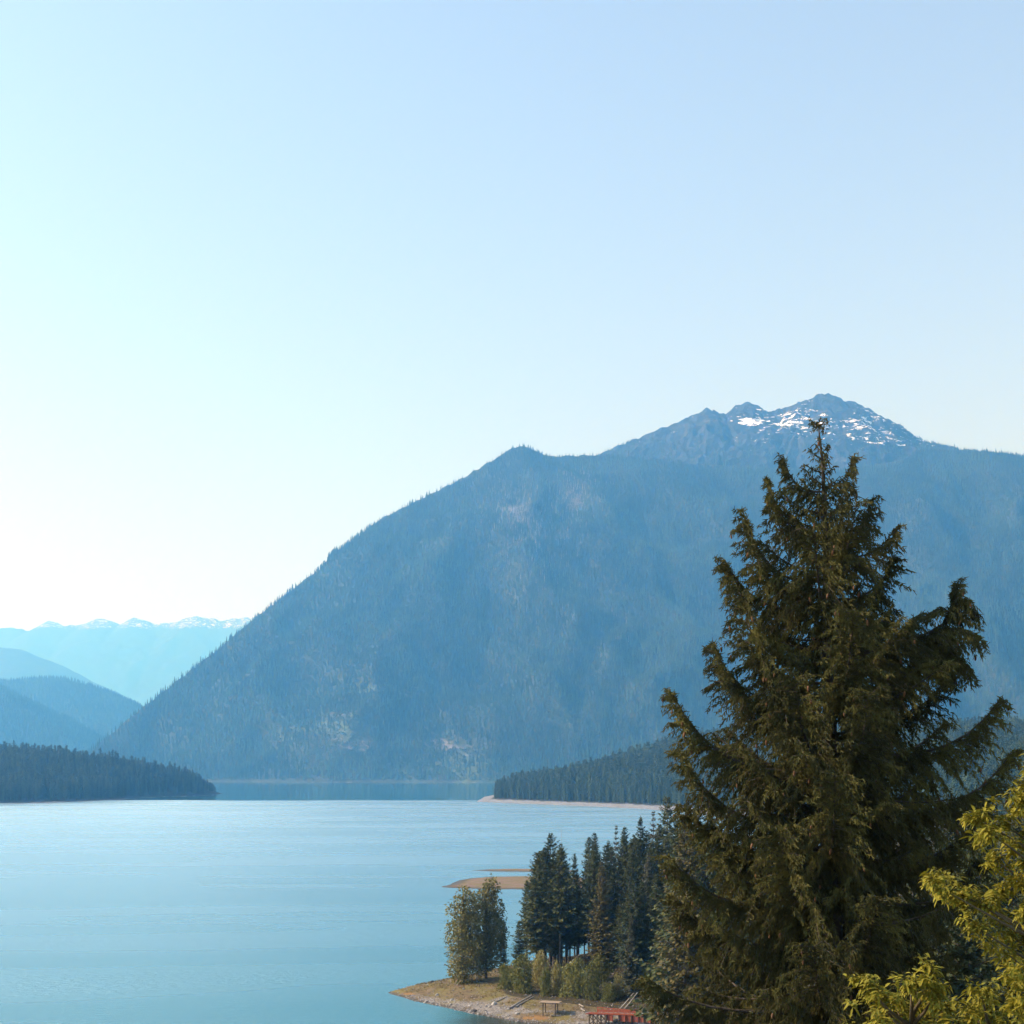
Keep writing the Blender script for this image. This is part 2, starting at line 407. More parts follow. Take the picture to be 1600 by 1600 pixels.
# ------------------------------------------------------------------ building blocks for foliage
def kites(p, d, l, w, rng, flat=None):
    """leaf or needle sprays: one kite-shaped quad per row of p (base), d (direction), l (length), w (width)"""
    n = len(p); d = unit(d)
    r = rng.normal(size=(n, 3)) if flat is None else flat + 0.45 * rng.normal(size=(n, 3))
    s = unit(np.cross(d, r)) * (np.asarray(w).reshape(-1, 1) * 0.5)
    l = np.asarray(l).reshape(-1, 1)
    m = p + d * l * 0.45
    V = np.stack([p, m + s, p + d * l, m - s], 1).reshape(-1, 3)
    return V, np.arange(4 * n).reshape(n, 4)
def twigs(p, d, l, w, rng):
    """short shoots clad in needles: two crossed strips and needle tufts that stand off them"""
    n = len(p); d = unit(d); l = np.asarray(l).reshape(-1, 1); w = np.asarray(w).reshape(-1, 1)
    s1 = unit(np.cross(d, rng.normal(size=(n, 3)))); s2 = np.cross(d, s1)
    out = []
    for s_ in (s1, s2):
        out.append((np.stack([p - s_ * w * 0.5, p + s_ * w * 0.5, p + d * l + s_ * w * 0.22, p + d * l - s_ * w * 0.22], 1).reshape(-1, 3), np.arange(4 * n).reshape(n, 4)))
    for f in ():
        a = rng.uniform(0, 6.28, (n, 1)); r = np.cos(a) * s1 + np.sin(a) * s2
        out.append(kites(p + d * l * f, d + 0.9 * r, w[:, 0] * 1.25, w[:, 0] * 0.42, rng))
    return join(out)
def join(parts):
    Vs, Fs, o = [], [], 0
    for V, F in parts:
        Vs.append(V); Fs.append(F + o); o += len(V)
    return np.concatenate(Vs), np.concatenate(Fs)
def tube(pts, rad, k=6):
    """tapered tube of quads along a polyline"""
    pts = np.asarray(pts, float); n = len(pts)
    t = unit(np.gradient(pts, axis=0))
    up = np.where(np.abs(t[:, 2:3]) > 0.9, np.array([[1.0, 0, 0]]), np.array([[0, 0, 1.0]]))
    a = unit(np.cross(t, up)); b = np.cross(t, a)
    an = np.arange(k) * 2 * math.pi / k
    rad = np.broadcast_to(np.asarray(rad, float), (n,))
    V = (pts[:, None] + rad[:, None, None] * (np.cos(an)[None, :, None] * a[:, None] + np.sin(an)[None, :, None] * b[:, None])).reshape(-1, 3)
    i = np.arange(n - 1)[:, None] * k; j = np.arange(k)[None, :]; j2 = (j + 1) % k
    F = np.stack([i + j, i + j2, i + k + j2, i + k + j], -1).reshape(-1, 4)
    return V, F
def box(cx, cy, cz, sx, sy, sz):
    V = np.array([(cx + x * sx / 2, cy + y * sy / 2, cz + z * sz / 2) for z in (-1, 1) for y in (-1, 1) for x in (-1, 1)])
    return V, np.array([(0, 2, 3, 1), (4, 5, 7, 6), (0, 1, 5, 4), (2, 6, 7, 3), (0, 4, 6, 2), (1, 3, 7, 5)])
def beam(a, b, w, h):
    """squared timber from a to b"""
    a, b = np.asarray(a, float), np.asarray(b, float)
    t = (b - a) / np.linalg.norm(b - a)
    up = np.array([0, 0, 1.0]) if abs(t[2]) < 0.95 else np.array([0, 1.0, 0])
    s = np.cross(t, up); s /= np.linalg.norm(s); u = np.cross(s, t)
    V = np.array([p + x * s * w / 2 + z * u * h / 2 for p in (a, b) for z in (-1, 1) for x in (-1, 1)])
    return V, np.array([(0, 2, 3, 1), (4, 5, 7, 6), (0, 1, 5, 4), (2, 6, 7, 3), (0, 4, 6, 2), (1, 3, 7, 5)])

def conifer_parts(h, r, start, whorls, per, sprays, seed, spray=1.0, ragged=0.25, flat_top=0.85, sub=0.30):
    """trunk and crown of a conifer h metres tall: whorls of drooping limbs set with needle sprays"""
    g = np.random.default_rng(seed)
    z = start + (1 - start) * np.linspace(0, 1, whorls) ** 0.92
    z = np.clip(z + g.normal(0, 0.006, whorls), start * 0.9, 0.995)
    P_, D_, L_, W_ = [], [], [], []
    wood = []
    bare = g.uniform(0, 2 * math.pi)
    for zi in z:
        t = (zi - start) / (1 - start)
        env = r * ((1 - t) ** flat_top) * min(1.0, 0.55 + 2.2 * t) + 0.02 * r
        n = max(3, int(per * (0.55 + 0.45 * (1 - t)) + g.uniform(-0.5, 0.9)))
        a0 = g.uniform(0, 6.28)
        for k in range(n):
            a = a0 + 6.283 * k / n + g.normal(0, 0.25)
            L = env * np.clip(g.normal(1.0, ragged), 0.35, 1.45) * (1 - 0.15 * math.cos(a - bare))
            if g.random() < 0.06: continue
            pitch = (0.55 * t - 0.32 * (1 - t)) + g.normal(0, 0.10)
            out = np.array([math.cos(a), math.sin(a), 0.0]); side = np.array([-math.sin(a), math.cos(a), 0.0])
            s = np.linspace(0.12, 1, sprays)
            zc = L * (pitch * s + 0.22 * s * s)
            pos = np.array([0, 0, zi * h]) + out * (L * s)[:, None] + np.array([0, 0, 1.0]) * zc[:, None]
            m = len(s)
            sg = np.where(np.arange(m) % 2 == 0, 1, -1)
            for q in (0, 1):
                dirv = out * g.uniform(0.5, 1.1, (m, 1)) + side * (sg * (1 if q == 0 else -1) * g.uniform(0.2, 0.9, m))[:, None] + np.array([0, 0, 1.0]) * g.uniform(-0.75, 0.15, (m, 1))
                P_.append(pos + g.normal(0, 0.05 * L / sprays + 0.02, (m, 3))); D_.append(dirv)
                L_.append((0.30 * env + 0.5) * sub * 2.6 * spray * (1.15 - 0.55 * s) * g.uniform(0.7, 1.3, m)); W_.append((0.14 * env + 0.25) * sub * 2.6 * spray * g.uniform(0.6, 1.2, m))
            if sub < 0.5 and L > 0.8:
                wood.append(tube([np.array([0, 0, zi * h]), pos[m // 2], pos[-1]], [0.045 + 0.008 * L, 0.03, 0.01], 3))
    # leader
    m = 14; zz = np.linspace(0.93, 1.0, m) * h
    P_.append(np.stack([np.zeros(m), np.zeros(m), zz], 1)); D_.append(np.stack([g.normal(0, 1, m), g.normal(0, 1, m), np.full(m, 1.0)], 1))
    L_.append(np.full(m, 0.018 * h)); W_.append(np.full(m, 0.006 * h))
    cr = kites(np.concatenate(P_), np.concatenate(D_), np.concatenate(L_), np.concatenate(W_), g, np.array([0, 0, 1.0]))
    zt = np.linspace(-0.6, h * 0.985, 9)
    wob = np.cumsum(g.normal(0, 0.004 * h, (9, 2)), 0) * 0.25
    tr = tube(np.column_stack([wob - wob[0], zt]), 0.0115 * h * (1 - 0.93 * (zt / h).clip(0, 1)) + 0.02, 7)
    tr = join([tr] + wood) if wood else tr
    return tr, cr

def simple_conifer(seed, spokes=7, tiers=5):
    """far conifer, 1 m tall: ragged tiers, for forests seen from kilometres away"""
    g = np.random.default_rng(seed); V, F = [], []
    for k in range(tiers):
        z0 = 0.06 + 0.80 * k / tiers; z1 = z0 + 0.92 / tiers + 0.12
        rr = 0.155 * (1 - k / tiers) ** 0.8 + 0.012
        b = len(V); V.append((0, 0, min(z1, 1.0)))
        for j in range(spokes * 2):
            a = 6.283 * j / (spokes * 2) + g.uniform(0, 0.3)
            q = rr * (g.uniform(0.85, 1.25) if j % 2 == 0 else g.uniform(0.35, 0.6))
            V.append((q * math.cos(a), q * math.sin(a), z0 + (g.uniform(-0.05, 0.0) if j % 2 == 0 else 0.03)))
        m = spokes * 2
        F += [(b, b + 1 + j, b + 1 + (j + 1) % m) for j in range(m)]
    return np.array(V), np.array(F)
def leaf_ball(seed, n=46):
    g = np.random.default_rng(seed)
    u = unit(g.normal(size=(n, 3))); q = u * np.array([0.36, 0.36, 0.42]) * g.uniform(0.55, 1.0, (n, 1)) + np.array([0, 0, 0.52])
    return kites(q - 0.1 * u, u + 0.5 * g.normal(size=(n, 3)), np.full(n, 0.32), np.full(n, 0.22), g)

# ------------------------------------------------------------------ forests as stuff
M_FAR_TREE = foliage_mat('far_conifer_needles', (0.005, 0.018, 0.009), (0.078, 0.125, 0.054), 0.85, stands=0.45)
M_FAR_LEAF = foliage_mat('far_broadleaf', (0.05, 0.075, 0.025), (0.09, 0.115, 0.042), 0.8)
M_SNAG = foliage_mat('bleached_snag', (0.22, 0.20, 0.19), (0.38, 0.36, 0.34), 0.9)
M_HEAD_TREE = foliage_mat('headland_conifer_needles', (0.014, 0.034, 0.015), (0.072, 0.105, 0.042), 0.75, nscale=0.15)

def proto_collection(name, items):
    c = bpy.data.collections.new(name)
    for k, (nm, V, F, m) in enumerate(items):
        o = bpy.data.objects.new('%s_%02d' % (nm, k), new_mesh(nm, V, F, m, False))
        c.objects.link(o)
    return c
_sc_tree = {}
def scatter(name, pts, scl, wid, idx, coll, rng):
    """one object of kind stuff whose trees stand on the given points"""
    me = bpy.data.meshes.new(name)
    me.vertices.add(len(pts)); me.vertices.foreach_set('co', np.asarray(pts, np.float32).ravel())
    me.attributes.new('size', 'FLOAT_VECTOR', 'POINT').data.foreach_set('vector', np.column_stack([wid, wid, scl]).astype(np.float32).ravel())
    rot = np.column_stack([rng.normal(0, 0.02, len(pts)), rng.normal(0, 0.02, len(pts)), rng.uniform(0, 6.28, len(pts))])
    me.attributes.new('turn', 'FLOAT_VECTOR', 'POINT').data.foreach_set('vector', rot.astype(np.float32).ravel())
    me.attributes.new('pick', 'INT', 'POINT').data.foreach_set('value', np.asarray(idx, np.int32))
    o = link(name, me)
    ng = bpy.data.node_groups.new(name + '_scatter', 'GeometryNodeTree')
    ng.interface.new_socket('Geometry', in_out='INPUT', socket_type='NodeSocketGeometry')
    ng.interface.new_socket('Geometry', in_out='OUTPUT', socket_type='NodeSocketGeometry')
    N, Lk = ng.nodes, ng.links
    gi, go = N.new('NodeGroupInput'), N.new('NodeGroupOutput')
    iop = N.new('GeometryNodeInstanceOnPoints'); ci = N.new('GeometryNodeCollectionInfo')
    ci.inputs['Collection'].default_value = coll
    ci.inputs['Separate Children'].default_value = True; ci.inputs['Reset Children'].default_value = True
    iop.inputs['Pick Instance'].default_value = True
    def at(nm, ty):
        q = N.new('GeometryNodeInputNamedAttribute'); q.data_type = ty; q.inputs['Name'].default_value = nm
        return q.outputs['Attribute']
    er = N.new('FunctionNodeEulerToRotation')
    Lk.new(gi.outputs[0], iop.inputs['Points']); Lk.new(ci.outputs[0], iop.inputs['Instance'])
    Lk.new(at('pick', 'INT'), iop.inputs['Instance Index'])
    Lk.new(at('turn', 'FLOAT_VECTOR'), er.inputs[0]); Lk.new(er.outputs[0], iop.inputs['Rotation'])
    Lk.new(at('size', 'FLOAT_VECTOR'), iop.inputs['Scale'])
    Lk.new(iop.outputs[0], go.inputs[0])
    o.modifiers.new('scatter', 'NODES').node_group = ng
    return tag(o, kind='stuff')

def jitter_points(x0, x1, y0, y1, step, rng):
    X, Y = np.meshgrid(np.arange(x0, x1, step), np.arange(y0, y1, step))
    return (X + rng.uniform(-0.5, 0.5, X.shape) * step).ravel(), (Y + rng.uniform(-0.5, 0.5, X.shape) * step).ravel()
def in_view(x, y, margin=160): 
    px = 800 + FPX * x / y
    return (px > -margin) & (px < 1600 + margin)

FAR_SET = proto_collection('far_trees', [('far_conifer', *simple_conifer(k), M_FAR_TREE) for k in range(6)]
                           + [('far_snag', *tube([(0, 0, 0), (0, 0, 1)], [0.030, 0.006], 3), M_SNAG), ('far_zbroadleaf', *leaf_ball(3), M_FAR_LEAF)])
def mountain_forest():
    g = np.random.default_rng(5)
    x, y = jitter_points(-2500, 4200, 5600, 8700, 11.0, g)
    z = sample(GX, GY, Hm, x, y)
    rk = sample(GX, GY, rock, x, y); br = sample(GX, GY, brush, x, y); bn = sample(GX, GY, burn, x, y)
    # a slope that turns away from the camera cannot be seen: keep front faces only
    e = 12.0
    nx = -(sample(GX, GY, Hm, x + e, y) - z) / e; ny = -(sample(GX, GY, Hm, x, y + e) - z) / e
    facing = (nx * (0 - x) + ny * (0 - y) + (CAM_Z - z)) > -900
    dens = 1.0 - 0.88 * sstep(rk, 0.30, 0.62) - 0.55 * sstep(br, 0.35, 0.7) - 0.55 * np.clip(bn, 0, 1)
    keep = (z > 7) & in_view(x, y) & facing & (g.random(len(x)) < dens)
    snag = (z > 7) & in_view(x, y) & facing & ~keep & (g.random(len(x)) < 0.9 * np.clip(bn, 0, 1))
    leaf = (z > 6) & in_view(x, y) & facing & ~keep & ~snag & (g.random(len(x)) < 0.65 * sstep(br, 0.25, 0.6))
    m = keep | snag | leaf
    stand = fbm(x, y, 240, 3, 91)
    h = np.where(snag, g.uniform(14, 28, len(x)), np.where(leaf, g.uniform(7, 14, len(x)), g.uniform(16, 34, len(x)) * (1 + 0.35 * stand) * (1 - 0.25 * sstep(z, 900, 1600))))
    w = np.where(leaf, h * 1.1, h * g.uniform(0.65, 1.1, len(x)))
    i = np.where(snag, 6, np.where(leaf, 7, g.integers(0, 6, len(x))))
    scatter('mountain_forest', np.column_stack([x, y, z - 0.5])[m], h[m], w[m], i[m], FAR_SET, g)
mountain_forest()
def summit_forest():
    g = np.random.default_rng(6)
    x, y = jitter_points(250, 3300, 8250, 9300, 11.0, g)
    z = sample(SX, SY, Hs, x, y); px, py = to_px(x, y, z)
    p = sstep(py + 14 * fbm(x, y, 170, 3, 14), 664, 706) + 0.9 * sstep(px, 1395, 1440)
    m = in_view(x, y) & (g.random(len(x)) < 0.75 * p * (0.6 + fbm(x, y, 120, 3, 4))) & (z > 900)
    h = g.uniform(9, 22, len(x))
    scatter('summit_forest', np.column_stack([x, y, z - 0.5])[m], h[m], h[m] * 0.95, g.integers(0, 6, len(x))[m], FAR_SET, g)
summit_forest()
def hill_forest(name, H, step, seed):
    g = np.random.default_rng(seed); X, Y, Z = H
    x, y = jitter_points(X.min(), X.max(), Y.min(), Y.max(), step, g)
    z = sample(X, Y, Z, x, y); px, py = to_px(x, y, z)
    m = (px > -60) & (px < 420) & (z > 5) & (py < 1215)
    h = g.uniform(20, 38, len(x))
    scatter(name, np.column_stack([x, y, z - 0.5])[m], h[m], h[m] * 1.1, g.integers(0, 6, len(x))[m], FAR_SET, g)
hill_forest('middle_hill_forest', hill3, 17.0, 8)
hill_forest('near_hill_forest', hill4, 15.0, 9)

# ------------------------------------------------------------------ shores: signed distance to an outline
def inside_distance(X, Y, poly):
    poly = np.asarray(poly, float); d = np.full(X.shape, 1e9); ins = np.zeros(X.shape, bool)
    for a, b in zip(poly, np.roll(poly, -1, 0)):
        dx, dy = b - a
        t = np.clip(((X - a[0]) * dx + (Y - a[1]) * dy) / (dx * dx + dy * dy + 1e-9), 0, 1)
        d = np.minimum(d, np.hypot(X - a[0] - t * dx, Y - a[1] - t * dy))
        ins ^= ((a[1] > Y) != (b[1] > Y)) & (X < dx * (Y - a[1]) / (dy + 1e-12) + a[0])
    return np.where(ins, d, -d)
def W(px, py): return tuple(P(px, py, CAM_Z * FPX / (py - HORIZON))[:2])     # a point of the waterline

M_HEADLAND = slope_material('headland_ground', (0.022, 0.030, 0.018), (0.045, 0.045, 0.028), (0.30, 0.27, 0.24), (0.08, 0.10, 0.04), 5.4)
M_ROCKY = slope_material('rocky_headland_ground', (0.022, 0.030, 0.018), (0.045, 0.045, 0.028), (0.22, 0.19, 0.16), (0.08, 0.10, 0.04), 1.6)
left_shore = [W(347, 1240), W(330, 1242.5), W(296, 1244.2), W(262, 1244.6), W(225, 1246.8), W(180, 1250), W(100, 1254), W(0, 1260), W(-220, 1272), (-2600, 1500), (-3200, 4200), W(100, 1230.5), W(250, 1233.5), W(330, 1236.5)]
left_crest = [(346, 1240, 3180), (335, 1239, 3170), (318, 1237, 3150), (300, 1234, 3120), (240, 1224, 3050), (200, 1213, 2950), (150, 1202, 2900), (100, 1196, 2850), (50, 1192, 2800), (0, 1189, 2750), (-250, 1182, 2700)]
LX, LY = grid(-1900, -420, 1700, 3900, 10)
Sl = inside_distance(LX, LY, left_shore)
Hl, _ = ridge_field(LX, LY, crest(left_crest), 0.13)
tipd = np.hypot(LX - left_shore[0][0], LY - left_shore[0][1])
Hl = np.where(Sl > 0, Hl * sstep(Sl, -2, 26 + 150 * sstep(tipd, 60, 700)) + 2.0 * fbm(LX, LY, 60, 3, 15) * sstep(Sl, 0, 30), 0.12 * Sl)
lrock = 0.5 * np.exp(-(tipd / 160) ** 2)
tag(terrain('left_headland', LX, LY, Hl, M_ROCKY, zero_attrs(LX, rock=lrock, brush=0.2 + 0.3 * fbm(LX, LY, 60, 2, 2)), zmin=-5), kind='structure')
right_shore = [W(745, 1253), W(780, 1254.3), W(850, 1257), W(920, 1259.8), W(1000, 1263.5), W(1060, 1268), W(1200, 1280), W(1500, 1300), W(1800, 1330), (1200, 820), (3400, 900), (3400, 3600), (1600, 3500), (300, 3150), W(790, 1239), W(757, 1245)]
right_crest = [(752, 1249, 2410), (770, 1245, 2450), (800, 1220, 2550), (850, 1205, 2650), (900, 1195, 2700), (950, 1184, 2750), (1000, 1176, 2750), (1060, 1169, 2750), (1300, 1159, 2800), (1480, 1154, 2850), (1600, 1150, 2850), (2100, 1145, 2850)]
HX, HY = grid(-120, 1900, 900, 3500, 10)
Sr = inside_distance(HX, HY, right_shore)
Hr, _ = ridge_field(HX, HY, crest(right_crest), 0.05)
Hr = np.where(Sr > 0, 5.2 * sstep(Sr, -4, 32) + (np.maximum(Hr, 8.5) - 5.2) * sstep(Sr, 34, 420) + 2.0 * fbm(HX, HY, 70, 3, 25) * sstep(Sr, 30, 90), 0.12 * Sr)
tag(terrain('right_headland', HX, HY, Hr, M_HEADLAND, zero_attrs(HX, brush=0.2 + 0.3 * fbm(HX, HY, 60, 2, 2)), zmin=-5), kind='structure')

HEAD_SET = []
for k in range(7):
    tr, cr = conifer_parts(1.0, 0.135, 0.10, 30, 6, 2, 200 + k, spray=0.062, ragged=0.3, sub=0.9)
    HEAD_SET.append(('headland_conifer', *join([tr, cr]), M_HEAD_TREE))
HEAD_MESH = [new_mesh('headland_conifer', V, F, m, False) for _, V, F, m in HEAD_SET]
HEAD_COLL = proto_collection('headland_trees', HEAD_SET)
def headland_forest(name, X, Y, Z, S, setback, zmin, step, seed, n_single, label, group, taper=None):
    """the front row stands as single trees, the rest as one mass behind it"""
    g = np.random.default_rng(seed)
    x, y = jitter_points(X.min(), X.max(), Y.min(), Y.max(), step, g)
    z = sample(X, Y, Z, x, y); s_ = sample(X, Y, S, x, y)
    m = (s_ > setback) & (z > zmin) & in_view(x, y, 60)
    x, y, z, s_ = x[m], y[m], z[m], s_[m]
    h = np.clip(g.normal(27, 5.5, len(x)), 15, 42) * (0.75 + 0.25 * sstep(s_, setback, setback + 40)); w = h * g.uniform(0.65, 1.05, len(x)); i = g.integers(0, 7, len(x))
    if taper is not None: h = h * np.interp(np.hypot(x - taper[0], y - taper[1]), [0, 120, 420], [0.45, 0.72, 1.0])
    px = 800 + FPX * x / y
    score = s_ + np.where((px < -5) | (px > 1050), 1e6, 0)
    first = np.zeros(len(x), bool); first[np.argsort(score)[:n_single]] = True
    scatter(name, np.column_stack([x, y, z - 0.4])[~first], h[~first], w[~first], i[~first], HEAD_COLL, g)
    for k in np.flatnonzero(first):
        o = link('conifer_tree', HEAD_MESH[i[k]])
        o.location = (x[k], y[k], z[k] - 0.4); o.scale = (w[k], w[k], h[k]); o.rotation_euler = (0, 0, g.uniform(0, 6.28))
        tag(o, label, 'tree', group)
headland_forest('left_headland_forest', LX, LY, Hl, Sl, 9, 2.2, 8.5, 31, 80, 'dark conifer in the front row along the water of the wooded left headland', 'conifers in the front row of the left headland', left_shore[0])
headland_forest('right_headland_forest', HX, HY, Hr, Sr, 25, 4.2, 8.5, 32, 80, 'dark conifer in the front row above the pale beach of the right headland', 'conifers in the front row of the right headland')


# ------------------------------------------------------------------ near shore, spit and the hillside under the camera
shore = [W(607, 1551), W(635, 1543.5), W(660, 1538.5), W(700, 1531), W(760, 1518), W(810, 1508), W(860, 1501), W(920, 1492), W(1000, 1472), W(1080, 1422),
         W(1220, 1392), W(1420, 1372), W(1720, 1342), (1500, 900), (1500, -900), (-900, -900), (-340, -150), (-190, 55), (-85, 105), (-20, 130), (14, 190), (27, 262), W(1000, 1618),
         W(905, 1605), W(830, 1599), W(790, 1593.5), W(760, 1588.5), W(725, 1580.5), W(690, 1574), W(650, 1563.5), W(625, 1557.5)]
def near_height(X, Y):
    """height of the near ground: stony spit, wooded shore, hillside up to the viewpoint"""
    wob = 1.1 * fbm(X, Y, 9, 3, 61)
    S = inside_distance(X, Y, shore) + wob
    beach = np.where(S > 0, 3.1 * (1 - np.exp(-S / 9.5)) + 0.02 * S, 0.22 * S)
    inland = np.maximum(0, 0.13 * (X - 18)) * sstep(S, 4, 45)
    hill = 48.3 - 0.285 * np.hypot(np.maximum(Y, 0) - 0, 0.35 * np.minimum(X, 0)) - 0.9 * np.maximum(-X - 6, 0) + 0.03 * np.maximum(X, 0)
    hill = np.minimum(hill, 48.3 + 0.04 * np.maximum(X, 0)) * sstep(S, 0, 50)
    h = np.maximum(beach + inland, np.where(S > 0, hill, -99.0))
    return np.where(S > 0, h + 0.10 * fbm(X, Y, 2.6, 3, 62) * sstep(S, 0, 3) + 0.5 * fbm(X, Y, 22, 2, 63) * sstep(S, 6, 30), h), S
def ground_z(x, y):
    z, _ = near_height(np.array([[float(x)]]), np.array([[float(y)]])); return float(z[0, 0])

def shore_material(name, ta, tb):
    t = NT(name); p = t.pos(); s_ = t.sep(p)
    tan = t.mix(t.ramp(t.noise(0.9, 5, 0.65, p), 0.3, 0.7), ta, tb)
    olive = t.mix(t.ramp(t.noise(0.16, 4, 0.6, p), 0.42, 0.62), tan, (0.130, 0.110, 0.040))
    gravel = t.mix(t.ramp(t.noise(3.0, 4, 0.7, p), 0.35, 0.65), (0.085, 0.080, 0.078), (0.24, 0.225, 0.21))
    c = t.mix(t.ramp(t.math('ADD', t.attr('gravel'), t.math('MULTIPLY', t.math('SUBTRACT', t.noise(0.25, 5, 0.7, p), 0.5), 1.1)), 0.42, 0.62), olive, gravel)
    c = t.mix(t.ramp(t.math('ADD', t.attr('ochre'), t.math('MULTIPLY', t.math('SUBTRACT', t.noise(0.35, 5, 0.7, p), 0.5), 0.9)), 0.5, 0.72), c, (0.190, 0.112, 0.048))
    shaded_duff = t.mix(t.ramp(t.noise(0.8, 5, 0.7, p), 0.3, 0.7), (0.022, 0.020, 0.012), (0.060, 0.050, 0.026))  # forest floor kept dark, with the shade of the trees in its colour
    c = t.mix(t.ramp(t.math('ADD', t.attr('shaded_duff'), t.math('MULTIPLY', t.math('SUBTRACT', t.noise(0.3, 4, 0.7, p), 0.5), 0.6)), 0.42, 0.6), c, shaded_duff)
    wet = t.ramp(t.math('ADD', s_[2], t.math('MULTIPLY', t.math('SUBTRACT', t.noise(0.6, 4, 0.6, p), 0.5), 0.3)), 0.10, 0.42)
    c = t.mix(wet, (0.055, 0.045, 0.032), c)
    t.bump(t.noise(2.2, 6, 0.75, p), 0.8, 0.25)
    return t.done(c, t.math('SUBTRACT', 1.0, t.math('MULTIPLY', t.math('SUBTRACT', 1.0, wet), 0.5)))
def hillside_material():
    t = NT('forest_floor'); p = t.pos()
    c = t.mix(t.ramp(t.noise(0.35, 6, 0.7, p), 0.3, 0.7), (0.030, 0.028, 0.016), (0.075, 0.070, 0.030))
    t.bump(t.noise(1.2, 6, 0.7, p), 0.8, 0.4)
    return t.done(c, 0.95)
M_SPIT, M_FLOOR = shore_material('spit_ground', (0.070, 0.054, 0.033), (0.155, 0.116, 0.070)), hillside_material()
M_BAR = shore_material('sandbar_ground', (0.120, 0.082, 0.064), (0.200, 0.140, 0.105))

NX, NY = grid(-32, 64, 288, 464, 0.8)
Hn, Sn = near_height(NX, NY)
npx, npy = to_px(NX, NY, Hn)
gp = lambda cx, cy, rx, ry: np.exp(-(((npx - cx) / rx) ** 2 + ((npy - cy) / ry) ** 2))
near_side = sstep(npy - np.interp(npx, [600, 640, 700, 760, 830, 950], [1547, 1552, 1558, 1566, 1574, 1580]), -5, 6)
gravel = 0.15 + 0.45 * near_side * sstep(npx, 625, 665) * (1 - 0.75 * gp(850, 1590, 40, 9)) + 0.35 * gp(790, 1560, 40, 9) + 0.25 * gp(720, 1552, 40, 5)
ochre = 0.75 * gp(640, 1553, 22, 4) + 0.8 * gp(838, 1590, 36, 7) + 0.25 * gp(740, 1562, 50, 5)
shaded_duff = sstep(npx, 775, 800) * sstep(np.interp(npx, [770, 820, 870, 960, 1100], [1550, 1561, 1566, 1578, 1590]) - npy, -3, 4) * sstep(Sn, 1.0, 4.0) + 0.7 * gp(745, 1533, 26, 4)  # where trees stand: floor litter plus their shade, painted into the ground
me_spit = terrain('spit', NX, NY, Hn, M_SPIT, dict(gravel=gravel, ochre=ochre, shaded_duff=shaded_duff), zmin=-1.5)
tag(me_spit, kind='structure')
CX, CY = grid(-944, 1504, -896, 960, 8)
Hc, Sc = near_height(CX, CY)
hole = (CX > -31.9) & (CX < 63.9) & (CY > 288.1) & (CY < 463.9)
tag(terrain('hillside', CX, CY, np.where(hole, -50.0, Hc), M_FLOOR, zmin=-4), kind='structure')

# sandbars off the near shore
def sandbar(name, pts, seed):
    poly = [W(*p) for p in pts]
    a = np.array(poly); X, Y = grid(a[:, 0].min() - 3, a[:, 0].max() + 3, a[:, 1].min() - 3, a[:, 1].max() + 3, 1.2)
    S = inside_distance(X, Y, poly) + 1.5 * fbm(X, Y, 14, 3, seed)
    H = np.where(S > 0, 0.75 * (1 - np.exp(-S / 9)) + 0.08 * fbm(X, Y, 6, 3, seed + 1), 0.2 * S)
    tag(terrain(name, X, Y, H, M_BAR, dict(gravel=0.2 + 0.2 * fbm(X, Y, 20, 2, seed), ochre=0.10 + 0.35 * fbm(X, Y, 26, 3, seed + 4)), zmin=-0.8), kind='structure')
sandbar('sandbar', [(688, 1386), (705, 1381), (715, 1375.5), (735, 1372), (770, 1370), (820, 1369), (900, 1371), (960, 1376), (960, 1388), (850, 1390), (760, 1389.5), (715, 1388)], 301)
sandbar('far_sandbar', [(737, 1360), (760, 1358.5), (800, 1357.5), (850, 1358), (900, 1360), (900, 1363), (830, 1362.5), (770, 1361.8)], 311)

# ------------------------------------------------------------------ things on the near land
M_BARK = foliage_mat('conifer_bark', (0.030, 0.026, 0.022), (0.085, 0.074, 0.064), 0.4, nscale=1.2)
M_NEEDLE = foliage_mat('conifer_needles', (0.018, 0.032, 0.012), (0.078, 0.088, 0.028), 0.55, 0.12, 0.5)
M_NEEDLE_GREY = foliage_mat('grey_green_needles', (0.040, 0.048, 0.030), (0.105, 0.105, 0.066), 0.5, 0.1, 0.5)
M_NEEDLE_OLIVE = foliage_mat('olive_needles', (0.040, 0.040, 0.014), (0.110, 0.092, 0.030), 0.5, 0.12, 0.5)
M_POPLAR = foliage_mat('poplar_leaves', (0.060, 0.068, 0.024), (0.230, 0.200, 0.068), 0.3, 0.25, 0.6)
M_BUSH = foliage_mat('willow_leaves', (0.060, 0.072, 0.020), (0.220, 0.215, 0.060), 0.45, 0.25, 0.8)
M_PALE_LEAF = foliage_mat('pale_leaves', (0.130, 0.130, 0.042), (0.330, 0.290, 0.105), 0.4, 0.25, 0.9)
M_YELLOW = foliage_mat('yellow_green_leaves', (0.108, 0.106, 0.012), (0.270, 0.245, 0.024), 0.5, 0.3, 1.5)

def empty(name, loc, rz=0.0):
    o = bpy.data.objects.new(name, None); COL.objects.link(o)
    o.location = loc; o.rotation_euler = (0, 0, rz); o.empty_display_size = 0.5
    return o
class Kind:
    """a kind of tree: a first one and copies of it, each a thing of its own with its own trunk and crown"""
    def __init__(s, trunk, crown, bark, leaf): s.t = new_mesh('trunk', *trunk, bark, True); s.c = new_mesh('crown', *crown, leaf, False)
    def place(s, name, loc, sx, sz, rz, label, cat, group=None, lean=0.0):
        e = empty(name, loc, rz); e.scale = (sx, sx, sz); e.rotation_euler = (lean, 0, rz)
        link('trunk', s.t, e); link('crown', s.c, e)
        return tag(e, label, cat, group)
